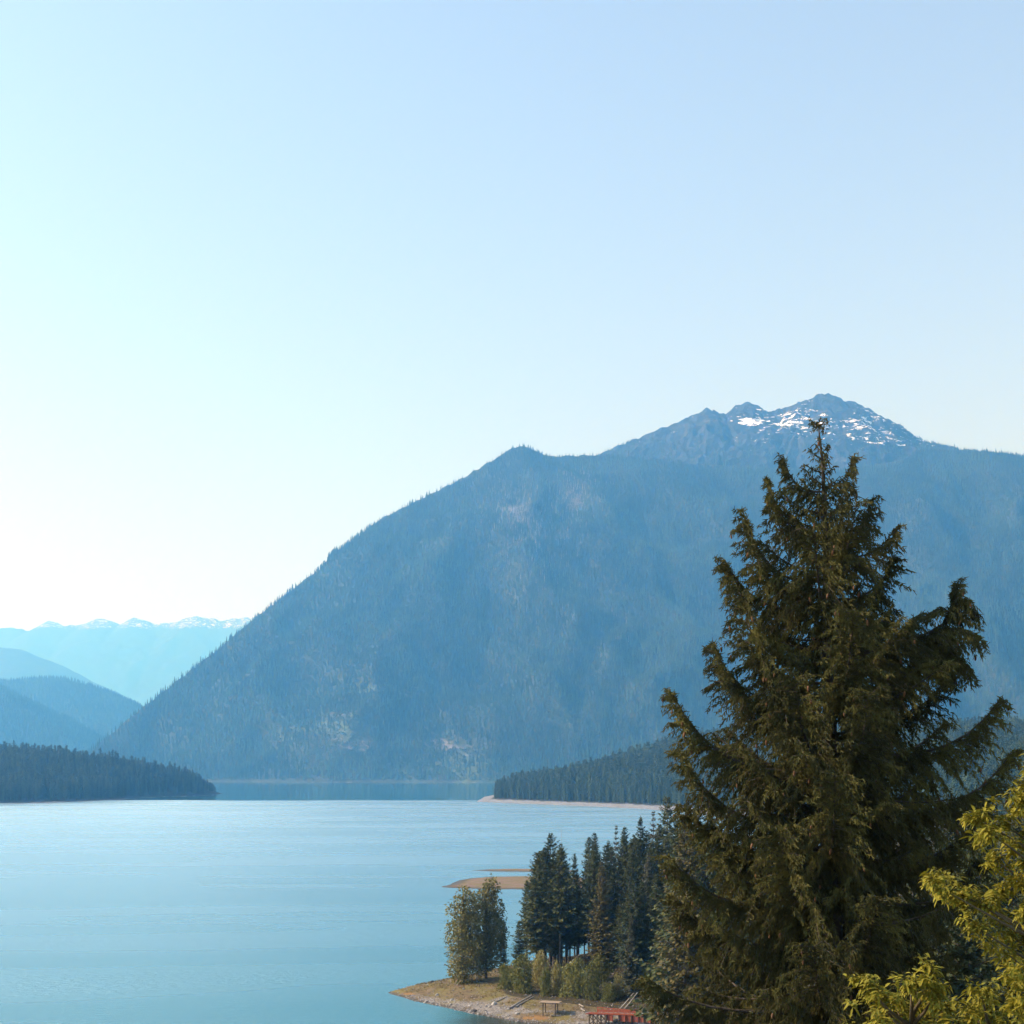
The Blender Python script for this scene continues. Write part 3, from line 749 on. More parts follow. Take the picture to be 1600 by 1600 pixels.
# kinds are 1 m tall x 1 m so that one scale serves both ways; needles sized for 30 m trees
def kind(h, r, start, whorls, per, sprays, seed, mat, **kw):
    return Kind(*conifer_parts(h, r, start, whorls, per, sprays, seed, **kw), M_BARK, mat)
TALL = [kind(30, 4.5, 0.25, 50, 7, 9, 300, M_NEEDLE, ragged=0.36, flat_top=0.72), kind(30, 3.9, 0.30, 48, 7, 8, 301, M_NEEDLE, ragged=0.36, flat_top=0.72), kind(30, 4.8, 0.19, 48, 7, 10, 302, M_NEEDLE, ragged=0.34, flat_top=0.75),
        kind(30, 4.2, 0.33, 44, 6, 9, 303, M_NEEDLE, ragged=0.42, flat_top=0.7)]
FULL = [kind(30, 4.9, 0.06, 54, 8, 10, 310, M_NEEDLE, flat_top=0.75, ragged=0.32), kind(30, 4.3, 0.10, 52, 8, 9, 311, M_NEEDLE, flat_top=0.85, ragged=0.32)]
OLIVE = [kind(30, 4.0, 0.12, 58, 9, 10, 320, M_NEEDLE_OLIVE, flat_top=0.9), kind(30, 4.6, 0.08, 58, 9, 10, 321, M_NEEDLE_OLIVE)]
GREY = [kind(30, 4.2, 0.12, 56, 9, 10, 330, M_NEEDLE_GREY), kind(30, 3.8, 0.10, 34, 6, 9, 331, M_NEEDLE_GREY, ragged=0.35)]
def stand(k, px, top, y, label, group=None, wide=1.0, seed=0, name='conifer_tree'):
    x = (px - 800) * y / FPX; z = ground_z(x, y) - 0.15
    h = CAM_Z - (top - HORIZON) * y / FPX - z
    return k.place(name, (x, y, z), h / 30 * wide, h / 30, (seed * 2.4) % 6.28, label, 'tree', group)
named = [
    (TALL[2], 839, 1331, 372, 'tall dark conifer at the water end of the stand, below the highest left top', 1.0),
    (TALL[0], 860, 1302, 384, 'tallest dark conifer on the left of the stand on the spit', 1.05),
    (TALL[3], 877, 1319, 380, 'dark conifer with a thin bare leader beside the tallest left one', 0.9),
    (TALL[1], 898, 1334, 392, 'thin topped conifer in the dip of the stand skyline', 0.7),
    (TALL[0], 920, 1308, 396, 'left one of the twin pointed conifer tops mid stand', 0.8),
    (TALL[1], 929, 1302, 402, 'right one of the twin pointed conifer tops mid stand', 0.85),
    (OLIVE[0], 940, 1346, 352, 'olive tinted full conifer in front of the twin tops', 1.0),
    (TALL[3], 951, 1314, 408, 'narrow conifer top just right of the twin pointed tops', 0.75),
    (GREY[1], 963, 1290, 398, 'open branched grey conifer with a steep pointed top', 0.75),
    (TALL[1], 976, 1293, 404, 'slim dark conifer between the open grey one and the tall pointed one', 0.85),
    (FULL[1], 1001, 1277, 392, 'tall pointed dense conifer standing over the stand at its right', 0.9),
    (GREY[1], 1021, 1268, 402, 'sparse grey conifer with thin level limbs near the big fir', 0.95),
    (GREY[0], 1012, 1338, 344, 'broad grey green conifer in front on the right of the stand', 0.95),
    (TALL[2], 1043, 1244, 408, 'highest brownish topped conifer of the stand, beside the big fir', 0.95),
    (FULL[0], 1058, 1262, 398, 'dense dark conifer touching the left edge of the big fir', 0.95),
    (FULL[0], 1075, 1256, 404, 'dense conifer top just left of the upper left limbs of the big fir', 1.0), (FULL[1], 1090, 1249, 416, 'pointed conifer top half hidden by the left limbs of the big fir', 1.0),
    (FULL[0], 1112, 1262, 420, 'conifer seen only through the left side of the big fir', 1.1),
    (FULL[1], 811, 1440, 376, 'small dark conifer at the water edge left of the stand', 1.35),
    (FULL[1], 786, 1452, 366, 'short brownish sapling between the poplars and the conifer stand', 1.0)]
for k, (kd, px, top, y, lab, wd) in enumerate(named):
    stand(kd, px, top, y, lab, None, wd, k + 1)
def fill():
    g = np.random.default_rng(44)
    lab = 'dark conifer deep inside the stand on the spit, its bare trunk showing'
    for k in range(62):
        px = g.uniform(822, 1060); y = g.uniform(368, 426)
        top = np.interp(px, [820, 860, 900, 940, 1000, 1060], [1346, 1316, 1338, 1318, 1296, 1270]) + g.uniform(0, 1) ** 1.4 * 60
        if inside_distance(np.array([[(px - 800) * y / FPX]]), np.array([[y]]), shore)[0, 0] < 3: continue
        stand(TALL[k % 4], px, top, y, lab, 'conifers inside the stand on the spit', g.uniform(0.8, 1.1), k + 30)
    for k in range(16):
        px = g.uniform(950, 1065); y = g.uniform(322, 372)
        top = np.interp(px, [950, 1000, 1065], [1400, 1370, 1340]) + g.uniform(0, 70)
        stand((TALL + FULL + GREY[:1])[k % 7], px, top, y, 'mid height conifer on the near side of the stand, left of the big fir', 'conifers on the near side of the stand', g.uniform(0.8, 1.1), k + 80)
    lab = 'shaded conifer of the slope woods seen through and behind the big fir'
    for k in range(100):
        px = g.uniform(1052, 1660); y = g.uniform(230, 440 if px < 1080 else 540)
        top = np.interp(px, [1062, 1200, 1400, 1500, 1660], [1265, 1262, 1250, 1238, 1215]) + g.uniform(0, 1) ** 1.2 * 90
        stand((FULL + TALL + GREY + OLIVE)[k % 10], px, top, y, lab, 'conifers of the slope woods behind the big fir', g.uniform(0.8, 1.1), k + 120)
    lab = 'deep shaded conifer low between the big fir and the yellow green corner tree'
    for k in range(16):
        px = g.uniform(1420, 1680); y = g.uniform(100, 210)
        stand((FULL + OLIVE[:1])[k % 3], px, g.uniform(1330, 1450) - 0.3 * (px - 1420), y, lab, 'conifers between the big fir and the corner tree', g.uniform(0.8, 1.0), k + 240)
fill()
# thin dead leader over the stand
dl = P(877, 1319, 380)
lead = link('dead_snag', new_mesh('dead_snag', *tube([dl + [0.5, 3, -14], dl + [0.2, 3, -3], dl + [0.1, 3, 0.5], dl + [0.1, 3, 3.6]], [0.16, 0.09, 0.05, 0.02], 6), M_SNAG))
tag(lead, 'bare dead spar poking up beside the tallest left conifer', 'tree')

def leafy(lobes, n, size, seed, droop=-0.15, aspect=0.55):
    """leaf clumps spread through a crown made of uneven lobes (centre, radii)"""
    g = np.random.default_rng(seed); P_, D_ = [], []
    vol = np.array([np.prod(l[1]) for l in lobes]) ** 0.75; cnt = (n * vol / vol.sum()).astype(int)
    for (c, r), m in zip(lobes, cnt):
        u = unit(g.normal(size=(m, 3))); q = g.uniform(0.35, 1.0, (m, 1)) ** 0.6
        P_.append(np.array(c) + u * q * np.array(r) * (1 + 0.18 * g.normal(size=(m, 1)))); D_.append(u + 0.8 * g.normal(size=(m, 3)) + np.array([0, 0, droop]))
    p, d = np.concatenate(P_), np.concatenate(D_)
    l = size * g.uniform(0.6, 1.4, len(p))
    return kites(p, d, l, l * aspect, g)
def crown_lobes(h, r, z0, n, seed, taper=0.5):
    g = np.random.default_rng(seed); L = []
    for k in range(n):
        t = (k + 0.5) / n; z = z0 + (h - z0) * t
        rr = r * math.sin(math.pi * (0.10 + 0.85 * t ** 0.8)) ** taper
        a = g.uniform(0, 6.28); q = rr * g.uniform(0.25, 0.62)
        s_ = rr * g.uniform(0.42, 0.68)
        L.append(((q * math.cos(a), q * math.sin(a), z), (s_, s_, s_ * g.uniform(0.8, 1.25))))
    return L
def limbs(h, r, z0, lobes, rad, seed):
    parts = [tube([(0, 0, -0.5), (0.02 * h, 0, 0.3 * h), (0, 0.02 * h, 0.6 * h), (0, 0, 0.92 * h)], [rad, rad * 0.8, rad * 0.5, rad * 0.12], 8)]
    for c, s_ in lobes:
        zb = max(z0 * 0.5, c[2] - 0.30 * (h - z0) * 0.6)
        parts.append(tube([(0, 0, zb), (c[0] * 0.5, c[1] * 0.5, (zb + c[2]) / 2), c], [rad * 0.34, rad * 0.2, rad * 0.07], 5))
    return join(parts)
def broadleaf(h, r, z0, nl, nleaf, size, seed, mat, rad, bark=None, taper=0.5):
    lb = crown_lobes(h, r, z0, nl, seed, taper)
    return Kind(limbs(h, r, z0, lb, rad, seed), leafy(lb, nleaf, size, seed), bark or M_BARK, mat)
def plant(k, name, px, base, y, label, cat, group=None, sx=1.0, sz=1.0, rz=0.0):
    x = (px - 800) * y / FPX
    return k.place(name, (x, y, ground_z(x, y) - 0.1), sx, sz, rz, label, cat, group)
POPLAR = [broadleaf(21, 4.9, 0.8, 34, 9500, 0.56, 401, M_POPLAR, 0.34, taper=0.45), broadleaf(21.5, 4.9, 2.0, 32, 9500, 0.56, 402, M_POPLAR, 0.34, taper=0.5)]
plant(POPLAR[0], 'poplar_tree', 724, 1533, 358, 'left one of the two rounded poplars alone on the spit', 'tree', 'pair of poplars on the spit', 1.0, 0.98, 0.4)
plant(POPLAR[1], 'poplar_tree', 760, 1533, 362, 'right one of the two rounded poplars alone on the spit, slightly taller', 'tree', 'pair of poplars on the spit', 0.95, 1.01, 2.0)
BUSH = [broadleaf(6, 3.0, 0.3, 14, 3600, 0.42, 410 + k, m, 0.10, taper=0.35) for k, m in enumerate((M_BUSH, M_BUSH, M_PALE_LEAF, M_BUSH))]
bush_spots = [(0, 790, 347, 0.62, 0.85, 'leftmost willow bush beside the right poplar'), (1, 815, 341, 0.95, 1.22, 'large rounded willow bush above the driftwood log'),
              (2, 846, 347, 0.75, 1.15, 'tall pale yellowish bush behind the small shelter'), (3, 852, 336, 0.42, 0.90, 'narrow upright dark bush just left of the shelter roof'),
              (2, 870, 338, 0.55, 1.05, 'pale upright bush directly above the shelter roof'), (0, 895, 334, 0.98, 1.12, 'broad grey green bush right of the shelter'),
              (1, 925, 330, 0.72, 1.20, 'olive drooping bush above the left end of the red footbridge'), (3, 950, 328, 0.6, 0.6, 'low bush behind the middle of the red footbridge'),
              (2, 967, 331, 0.55, 0.72, 'small yellowish bush left of the leaning grey poles'), (0, 990, 331, 0.8, 0.85, 'bush right of the leaning grey poles'),
              (1, 1012, 326, 0.95, 1.2, 'bush at the right end of the red footbridge'), (3, 905, 352, 0.8, 0.8, 'shaded bush at the foot of the bare trunks'),
              (0, 1040, 322, 1.0, 1.1, 'bush half hidden behind the lower left limbs of the big fir'), (1, 940, 350, 0.9, 0.9, 'shaded bush between the trunks of the stand')]
for k, (b, px, y, sx, sz, lab) in enumerate(bush_spots):
    plant(BUSH[b], 'willow_bush', px, 0, y, lab, 'bush', None, sx, sz, k * 1.3)
PALE = broadleaf(14, 5.2, 2.0, 24, 9500, 0.40, 430, M_PALE_LEAF, 0.22, taper=0.45)
plant(PALE, 'broadleaf_tree', 1038, 0, 336, 'pale green layered broadleaf tree low beside the left limbs of the big fir', 'tree', None, 1.0, 0.95, 0.8)
SHADE = broadleaf(7, 3.4, 0.4, 16, 4200, 0.30, 440, M_BUSH, 0.12, taper=0.4)
for k, (px, y, sx, sz, lab) in enumerate([(1500, 96, 1.0, 1.5, 'shaded shrub low between the big fir and the yellow green tree'), (1560, 120, 1.2, 1.9, 'shaded shrub behind the yellow green tree'),
                                          (1430, 104, 1.1, 1.2, 'shaded shrub under the lower right limbs of the big fir'), (1180, 130, 1.2, 1.3, 'shrub glimpsed under the lower left limbs of the big fir')]):
    plant(SHADE, 'shrub', px, 0, y, lab, 'shrub', None, sx, sz, k * 1.7)

# ------------------------------------------------------------------ points of the near ground seen at a pixel
def G(px, py, lo=290.0, hi=470.0):
    ys = np.arange(lo, hi, 0.25)
    xs = (px - 800) * ys / FPX
    z, _ = near_height(xs[None, :], ys[None, :])
    ray = CAM_Z - (py - HORIZON) * ys / FPX
    hit = np.flatnonzero(z[0] >= ray)
    k = hit[0] if len(hit) else len(ys) - 1
    return np.array([xs[k], ys[k], z[0][k]])

# ------------------------------------------------------------------ stones, boulders, driftwood
def rock_shape(seed, n=2):
    """angular stone about 1 m across"""
    g = np.random.default_rng(seed)
    V = [(0, 0, 1), (0, 0, -1)] + [(math.cos(a), math.sin(a), zz) for zz, o in ((0.45, 0), (-0.4, 0.5)) for a in (np.arange(6) + o) * math.pi / 3]
    V = unit(np.array(V, float)) * g.uniform(0.38, 0.56, (14, 1)) * np.array([1.0, g.uniform(0.7, 1.0), g.uniform(0.55, 0.8)])
    F = [(0, 2 + k, 2 + (k + 1) % 6) for k in range(6)] + [(1, 8 + (k + 1) % 6, 8 + k) for k in range(6)]
    F += [(2 + k, 8 + k, 2 + (k + 1) % 6) for k in range(6)] + [(2 + (k + 1) % 6, 8 + k, 8 + (k + 1) % 6) for k in range(6)]
    return V, np.array(F)
def stone_material(name, a, b):
    t = NT(name); tc = t.node('ShaderNodeTexCoord').outputs['Object']
    c = t.mix(t.ramp(t.noise(1.3, 5, 0.7, t.pos()), 0.25, 0.75), a, b)
    t.bump(t.noise(5.0, 5, 0.7, t.pos()), 0.6, 0.08)
    return t.done(c, 0.92)
M_STONE = stone_material('shore_stone', (0.075, 0.072, 0.072), (0.340, 0.325, 0.310))
M_BOULDER = stone_material('dark_boulder', (0.040, 0.038, 0.038), (0.120, 0.112, 0.105))
M_PALE_ROCK = stone_material('pale_boulder', (0.170, 0.165, 0.160), (0.320, 0.310, 0.300))
def stones():
    g = np.random.default_rng(77); rocks = [rock_shape(k) for k in range(8)]; parts = []
    x = g.uniform(-31, 40, 60000); y = g.uniform(300, 400, 60000)
    z, S = near_height(x[None, :], y[None, :]); z, S = z[0], S[0]
    px, py = to_px(x, y, z)
    gr = sample(NX, NY, gravel, x, y) * (1 - np.clip(sample(NX, NY, shaded_duff, x, y), 0, 1))
    edge = np.exp(-((S - 0.6) / 0.9) ** 2)
    p = 0.22 * sstep(gr, 0.3, 0.7) + 0.55 * edge * (px > 625) + 0.025 + 0.1 * edge
    ok = (S > -0.3) & (px > 604) & (px < 1060) & (g.random(len(x)) < p)
    for k in np.flatnonzero(ok)[:7000]:
        V, F = rocks[k % 8]; q = 0.18 + 0.32 * g.random() ** 2.2 + (0.35 if g.random() < 0.03 else 0)
        a = g.uniform(0, 6.28); ca, sa = math.cos(a), math.sin(a)
        parts.append((np.column_stack([V[:, 0] * ca - V[:, 1] * sa, V[:, 0] * sa + V[:, 1] * ca, V[:, 2]]) * q + (x[k], y[k], z[k] + 0.1 * q), F))
    tag(link('shore_stones', new_mesh('shore_stones', *join(parts), M_STONE, False)), kind='stuff')
stones()
M_DRY = foliage_mat('dry_grass', (0.085, 0.068, 0.030), (0.195, 0.152, 0.070), 0.2, 0.2, 0.8)
def tufts():
    g = np.random.default_rng(78); n = 26000
    x = g.uniform(-31, 40, n); y = g.uniform(310, 410, n); z, S = near_height(x[None, :], y[None, :]); z, S = z[0], S[0]
    px, py = to_px(x, y, z); gr = sample(NX, NY, gravel, x, y)
    ok = (S > 2.2) & (px > 612) & (px < 1010) & (fbm(x, y, 5, 3, 88) + 0.25 - 0.9 * gr + 0.35 * g.normal(size=n) > 0.12)
    p = np.column_stack([x, y, z])[ok]; m = len(p); P_, D_, L_ = [], [], []
    for k in range(5):
        P_.append(p + g.normal(0, 0.10, (m, 3)) * (1, 1, 0)); D_.append(g.normal(0, 0.55, (m, 3)) * (1, 1, 0) + (0, 0, 1)); L_.append(g.uniform(0.15, 0.42, m))
    L_ = np.concatenate(L_)
    tag(link('dry_grass', new_mesh('dry_grass', *kites(np.concatenate(P_), np.concatenate(D_), L_, L_ * 0.22, g), M_DRY, False)), kind='stuff')
tufts()
for k, (px, py, sz, m, lab) in enumerate([
        (692, 1530, 1.5, M_BOULDER, 'dark boulder at the far water edge just left of the poplars'), (675, 1535, 1.0, M_BOULDER, 'dark boulder on the far edge of the spit, second left of the poplars'),
        (665, 1537.5, 0.8, M_BOULDER, 'small dark boulder on the far edge of the spit, third left of the poplars'), (741, 1581, 1.5, M_BOULDER, 'dark flat boulder at the near waterline below the poplars'),
        (758, 1580.5, 0.8, M_BOULDER, 'small dark boulder at the near waterline, right of the flat one'), (772, 1570.5, 1.4, M_PALE_ROCK, 'pale round boulder left of the driftwood logs'),
        (683, 1555, 0.9, M_PALE_ROCK, 'pale boulder among the gravel left of centre on the spit'), (641, 1556, 0.7, M_BOULDER, 'small dark boulder near the pointed tip of the spit'),
        (734, 1572.5, 0.7, M_PALE_ROCK, 'small pale boulder just above the near waterline'), (808, 1585, 1.2, M_PALE_ROCK, 'grey boulder at the near waterline left of the shelter'),
        (700, 1540, 0.6, M_BOULDER, 'small dark stone alone on the dry grass left of the poplars'), (706, 1563, 0.7, M_PALE_ROCK, 'pale stone in the gravel band near the middle of the spit'),
        (963, 1597, 1.6, M_BOULDER, 'dark boulder under the red footbridge panels, left one'), (985, 1597.5, 1.8, M_BOULDER, 'dark boulder under the red footbridge panels, right one'), (973, 1598.5, 1.2, M_BOULDER, 'dark boulder between the two larger ones under the red footbridge')]):
    V, F = rock_shape(500 + k); p = G(px, py, 300)
    o = link('boulder', new_mesh('boulder', V * sz, F, m, False)); o.location = p + (0, 0, 0.12 * sz); o.rotation_euler = (0, 0, k * 1.1)
    tag(o, lab, 'boulder')

def wood_material(name, a, b, scale=(1, 1, 12)):
    t = NT(name); tc = t.node('ShaderNodeTexCoord').outputs['Object']
    return t.done(t.mix(t.ramp(t.noise(0.8, 5, 0.7, tc, 0.5), 0.3, 0.7), a, b), 0.85)
M_DRIFT = wood_material('weathered_driftwood', (0.150, 0.138, 0.125), (0.330, 0.310, 0.285))
M_TIMBER = wood_material('dark_timber', (0.035, 0.028, 0.022), (0.085, 0.068, 0.052))
M_PLANK = wood_material('weathered_plank', (0.200, 0.155, 0.110), (0.320, 0.255, 0.190))
def log_thing(name, a, b, ra, rb, label, cat='log', mat=None):
    a, b = np.asarray(a, float), np.asarray(b, float)
    pts = [a + (b - a) * t + np.array([0, 0, 0.05 * math.sin(5 * t + a[0])]) for t in np.linspace(0, 1, 6)]
    V, F = tube(pts, np.linspace(ra, rb, 6), 8)
    c = V.mean(0); o = link(name, new_mesh(name, V - c, F, mat or M_DRIFT)); o.location = c
    return tag(o, label, cat)
up = np.array([0, 0, 0.25])
log_thing('driftwood_log', G(797, 1577.5) + up, G(831, 1556.5) + up, 0.24, 0.15, 'upper one of two pale driftwood logs lying down the bank left of the shelter')
log_thing('driftwood_log', G(806, 1575.5) + up, G(833, 1559.5) + up, 0.18, 0.12, 'lower one of two pale driftwood logs lying down the bank left of the shelter')
log_thing('driftwood_log', G(776, 1566) + up * 0.6, G(792, 1558.5) + up * 0.6, 0.14, 0.09, 'short thin driftwood stick lying on the stones under the large bush')
log_thing('fallen_trunk', G(880, 1524) + (0, 0, 1.2), G(880, 1524) + (3.8, 3.5, 4.2), 0.26, 0.14, 'pale fallen trunk leaning at the foot of the bare trunks')
pb = G(966, 1578)
log_thing('leaning_pole', pb + (0.0, 0, -0.2), pb + (3.1, 1.0, 3.1), 0.13, 0.09, 'left one of two grey poles leaning over the red footbridge', 'pole')
log_thing('leaning_pole', pb + (0.9, 0, -0.2), pb + (3.9, 1.0, 3.2), 0.13, 0.09, 'right one of two grey poles leaning over the red footbridge', 'pole')
log_thing('driftwood_stick', G(905, 1572) + up, G(912, 1574.5) + up, 0.16, 0.10, 'upper short white driftwood stick left of the red footbridge')
log_thing('driftwood_stick', G(908, 1579) + up, G(914, 1581.5) + up, 0.16, 0.10, 'lower short white driftwood stick left of the red footbridge')

# ------------------------------------------------------------------ open shelter of four posts and a plank roof
def shelter():
    c = G(860, 1585)
    e = empty('shelter', c, R(-16)); tag(e, 'small open timber shelter with flat plank roof on four posts', 'shelter')
    zt = 2.25
    g = np.random.default_rng(9)
    me_post = new_mesh('post', *box(0, 0, zt / 2 - 0.2, 0.17, 0.17, zt + 0.4), M_TIMBER, False)
    for sx, sy in ((-1, -1), (-1, 1), (1, -1), (1, 1)):
        o = link('post', me_post, e); o.location = (sx * 1.25, sy * 0.95, 0)
    for sy in (-1, 1): link('beam', new_mesh('beam', *box(0, sy * 0.95, zt + 0.06, 3.7, 0.12, 0.16), M_TIMBER, False), e)
    me_pl = new_mesh('roof_plank', *box(0, 0, 0, 0.36, 2.7, 0.07), M_PLANK, False)
    for k in range(10):
        o = link('roof_plank', me_pl, e); o.location = (-1.80 + 0.40 * k, g.uniform(-0.06, 0.06), zt + 0.178 + g.uniform(0, 0.015)); o.rotation_euler = (0, 0, g.normal(0, 0.01))
    return e
shelter()
V, F = box(0, 0, 0, 2.0, 0.5, 0.14)
bd = G(868, 1588); o = link('plank', new_mesh('plank', V, F, M_DRIFT, False)); o.location = bd + (0, 0, 0.12); o.rotation_euler = (0, 0.05, 0.15)
tag(o, 'pale loose plank lying on the ground under the small shelter', 'plank')

# ------------------------------------------------------------------ red footbridge on a dark trestle
def paint(name, col, rust):
    t = NT(name); p = t.pos()
    c = t.mix(t.ramp(t.noise(1.6, 6, 0.75, t.mapped(p, (1, 1, 0.4))), 0.50, 0.72), col, rust)
    return t.done(c, 0.6)
M_RED = paint('red_paint', (0.170, 0.042, 0.024), (0.095, 0.034, 0.024))
M_RED_RAIL = paint('red_rail_paint', (0.200, 0.050, 0.028), (0.12, 0.038, 0.024))
def footbridge():
    A, B = P(918, 1583.5, 311), P(1080, 1589.5, 302)
    d = B - A; yaw = math.atan2(d[1], d[0]); L = float(np.hypot(d[0], d[1])); fall = d[2] / L
    e = empty('footbridge', A, yaw); tag(e, 'red painted footbridge with panelled side on a dark timber trestle', 'footbridge')
    zz = lambda x: fall * x
    def bm(name, a, b, w, h, m): return link(name, new_mesh(name, *beam(a, b, w, h), m, False), e)
    bm('deck', (-0.4, 1.0, zz(-0.4) - 0.10), (L, 1.0, zz(L) - 0.10), 2.0, 0.16, M_RED)
    bm('handrail', (0, -0.04, zz(0) + 0.04), (L, -0.04, zz(L) + 0.04), 0.14, 0.16, M_RED_RAIL)
    bm('handrail', (1.2, 2.06, zz(1.2) + 0.95), (L * 0.45, 2.06, zz(L * 0.45) + 0.55), 0.12, 0.14, M_RED_RAIL)
    x = 1.2
    while x < L * 0.45:
        bm('rail_post', (x, 2.06, zz(x) - 0.02), (x, 2.06, zz(x) + 0.92), 0.12, 0.12, M_RED_RAIL)
        bm('rail_panel', (x + 0.09, 2.02, zz(x) + 0.36), (x + 1.02, 2.02, zz(x) + 0.34), 0.04, 0.5, M_RED)
        x += 1.12
    # side panels between projecting ribs
    x0, n, step = 3.9, 12, 1.28
    for k in range(n):
        xa = x0 + k * step; h = 1.15 + 0.02 * k
        if k not in (1,): bm('side_panel', (xa + 0.10, 0.10, zz(xa) - 0.10 - h / 2), (xa + step - 0.10, 0.10, zz(xa + step) - 0.10 - h / 2), 0.05, h, M_RED)
        bm('rib', (xa, -0.10, zz(xa) - 0.06), (xa, -0.10, zz(xa) - 0.14 - h), 0.16, 0.36, M_TIMBER if k % 2 == 0 else M_RED)
    # trestle legs, caps and crossed braces under the left end
    for xt in (0.35, 2.0, 3.6):
        for yy in (0.15, 1.85): bm('trestle_leg', (xt, yy, zz(xt) - 0.2), (xt + (0.0), yy + (0.25 if yy > 1 else -0.25), -3.6), 0.20, 0.20, M_TIMBER)
        bm('trestle_cap', (xt, -0.2, zz(xt) - 0.30), (xt, 2.2, zz(xt) - 0.30), 0.2, 0.2, M_TIMBER)
    for a, b in ((0.35, 2.0), (2.0, 3.6)):
        bm('brace', (a, 0.0, -0.45), (b, -0.02, -2.2), 0.10, 0.16, M_TIMBER); bm('brace', (b, 0.12, -0.45), (a, 0.10, -2.2), 0.10, 0.16, M_TIMBER)
        bm('brace', (a, 1.9, -0.45), (b, 1.92, -2.2), 0.10, 0.16, M_TIMBER)
    for xs_ in (8.5, 13.0, 17.0): bm('pier', (xs_, 1.0, zz(xs_) - 0.2), (xs_, 1.0, -4.2), 0.35, 0.9, M_TIMBER)
footbridge()
def paint_plain(name, c): t = NT(name); return t.done(t.mix(t.noise(3, 3, 0.6, t.pos()), tuple(v * 0.85 for v in c), c), 0.45)
M_WHITE, M_BLUE = paint_plain('white_boat_paint', (0.75, 0.76, 0.76)), paint_plain('blue_boat_paint', (0.10, 0.28, 0.50))
def skiff(loc, rz, label, s=1.0):
    """small open boat: lofted hull, gunwale and thwart"""
    e = empty('skiff', loc, rz); tag(e, label, 'boat'); st = np.linspace(0, 1, 9); V = []
    for t in st:
        w = 0.62 * math.sin(math.pi * min(1, 0.30 + 0.70 * (1 - t)) * 0.5) * (1 - t ** 5) + 0.01; x = (t - 0.5) * 3.2
        for u in (-1, -0.72, 0, 0.72, 1): V.append((x, u * w, (0.48 + 0.18 * t * t) * abs(u) ** 1.4 + 0.10 * t ** 3))
    F = [(i * 5 + j, i * 5 + j + 1, i * 5 + j + 6, i * 5 + j + 5) for i in range(8) for j in range(4)]
    V = np.array(V) * s
    hull = link('hull', new_mesh('hull', V, F, M_WHITE), e)
    for j in (0, 4): link('gunwale', new_mesh('gunwale', *tube(V[j::5] + (0, 0, 0.01), 0.045 * s, 6), M_BLUE), e)
    for xx in (-0.6, 0.35): link('thwart', new_mesh('thwart', *box(xx * s, 0, 0.36 * s, 0.24 * s, 1.0 * s, 0.04 * s), M_WHITE, False), e)
fa = P(918, 1583.5, 311); fb = P(1080, 1589.5, 302)
fm = fa + (fb - fa) * ((1007.5 - 918) / 162.0)
skiff(tuple(fm + (0, 1.1, -0.01)), 0.3, 'white skiff with blue rim lying across the red footbridge by the big fir', 0.55)
bw = P(1003, 1598.5, 308); V, F = box(0, 0, 0, 1.5, 0.5, 0.12)
o = link('plank', new_mesh('plank', V, F, M_WHITE, False)); o.location = (bw[0], bw[1], max(ground_z(bw[0], bw[1]) + 0.12, bw[2] - 0.2)); o.rotation_euler = (0, 0.12, 0.1)
tag(o, 'white plank lying under the right end of the red footbridge', 'plank')

# ------------------------------------------------------------------ the big fir
FY = 45.0
def fir_pt(px, py, dy=0.0): return P(px, py, FY) * np.array([1, 0, 1]) + np.array([0, FY + dy, 0])
fir_base = np.array([(1300 - 800) * FY / FPX, FY, 0.0]); fir_base[2] = ground_z(fir_base[0], FY)
FIR = empty('fir_tree', fir_base)
tag(FIR, 'big olive green fir hung with brown cones, filling the right foreground', 'tree')
M_FIR = foliage_mat('fir_needles', (0.020, 0.025, 0.008), (0.118, 0.112, 0.026), 0.30, 0.06, 1.1)
M_FIR_BARK = foliage_mat('fir_bark', (0.030, 0.025, 0.021), (0.085, 0.070, 0.058), 0.2, nscale=3.0)
M_CONE = foliage_mat('cone_scales', (0.060, 0.030, 0.014), (0.130, 0.066, 0.030), 0.5, nscale=8.0)
trunk_px = [(660, 1278), (685, 1281), (720, 1285), (780, 1288), (900, 1292), (1100, 1296), (1300, 1298), (1600, 1300)]
def trunk_x(py): return float(np.interp(py, [a for a, _ in trunk_px], [b for _, b in trunk_px]))
def fir_local(v): return np.asarray(v) - fir_base
tp = [fir_local(fir_pt(trunk_x(py), py)) for py in (661, 672, 690, 720, 760, 830, 900, 1000, 1100, 1200, 1300, 1400, 1500, 1600)] + [np.array([0, 0, 3.0]), np.array([0, 0, -0.6])]
tr_ = [0.012, 0.018, 0.028, 0.04, 0.055, 0.08, 0.105, 0.145, 0.185, 0.225, 0.26, 0.29, 0.32, 0.35, 0.42, 0.55]
link('trunk', new_mesh('trunk', *tube(tp, tr_, 12), M_FIR_BARK), FIR)
cone_spots = []
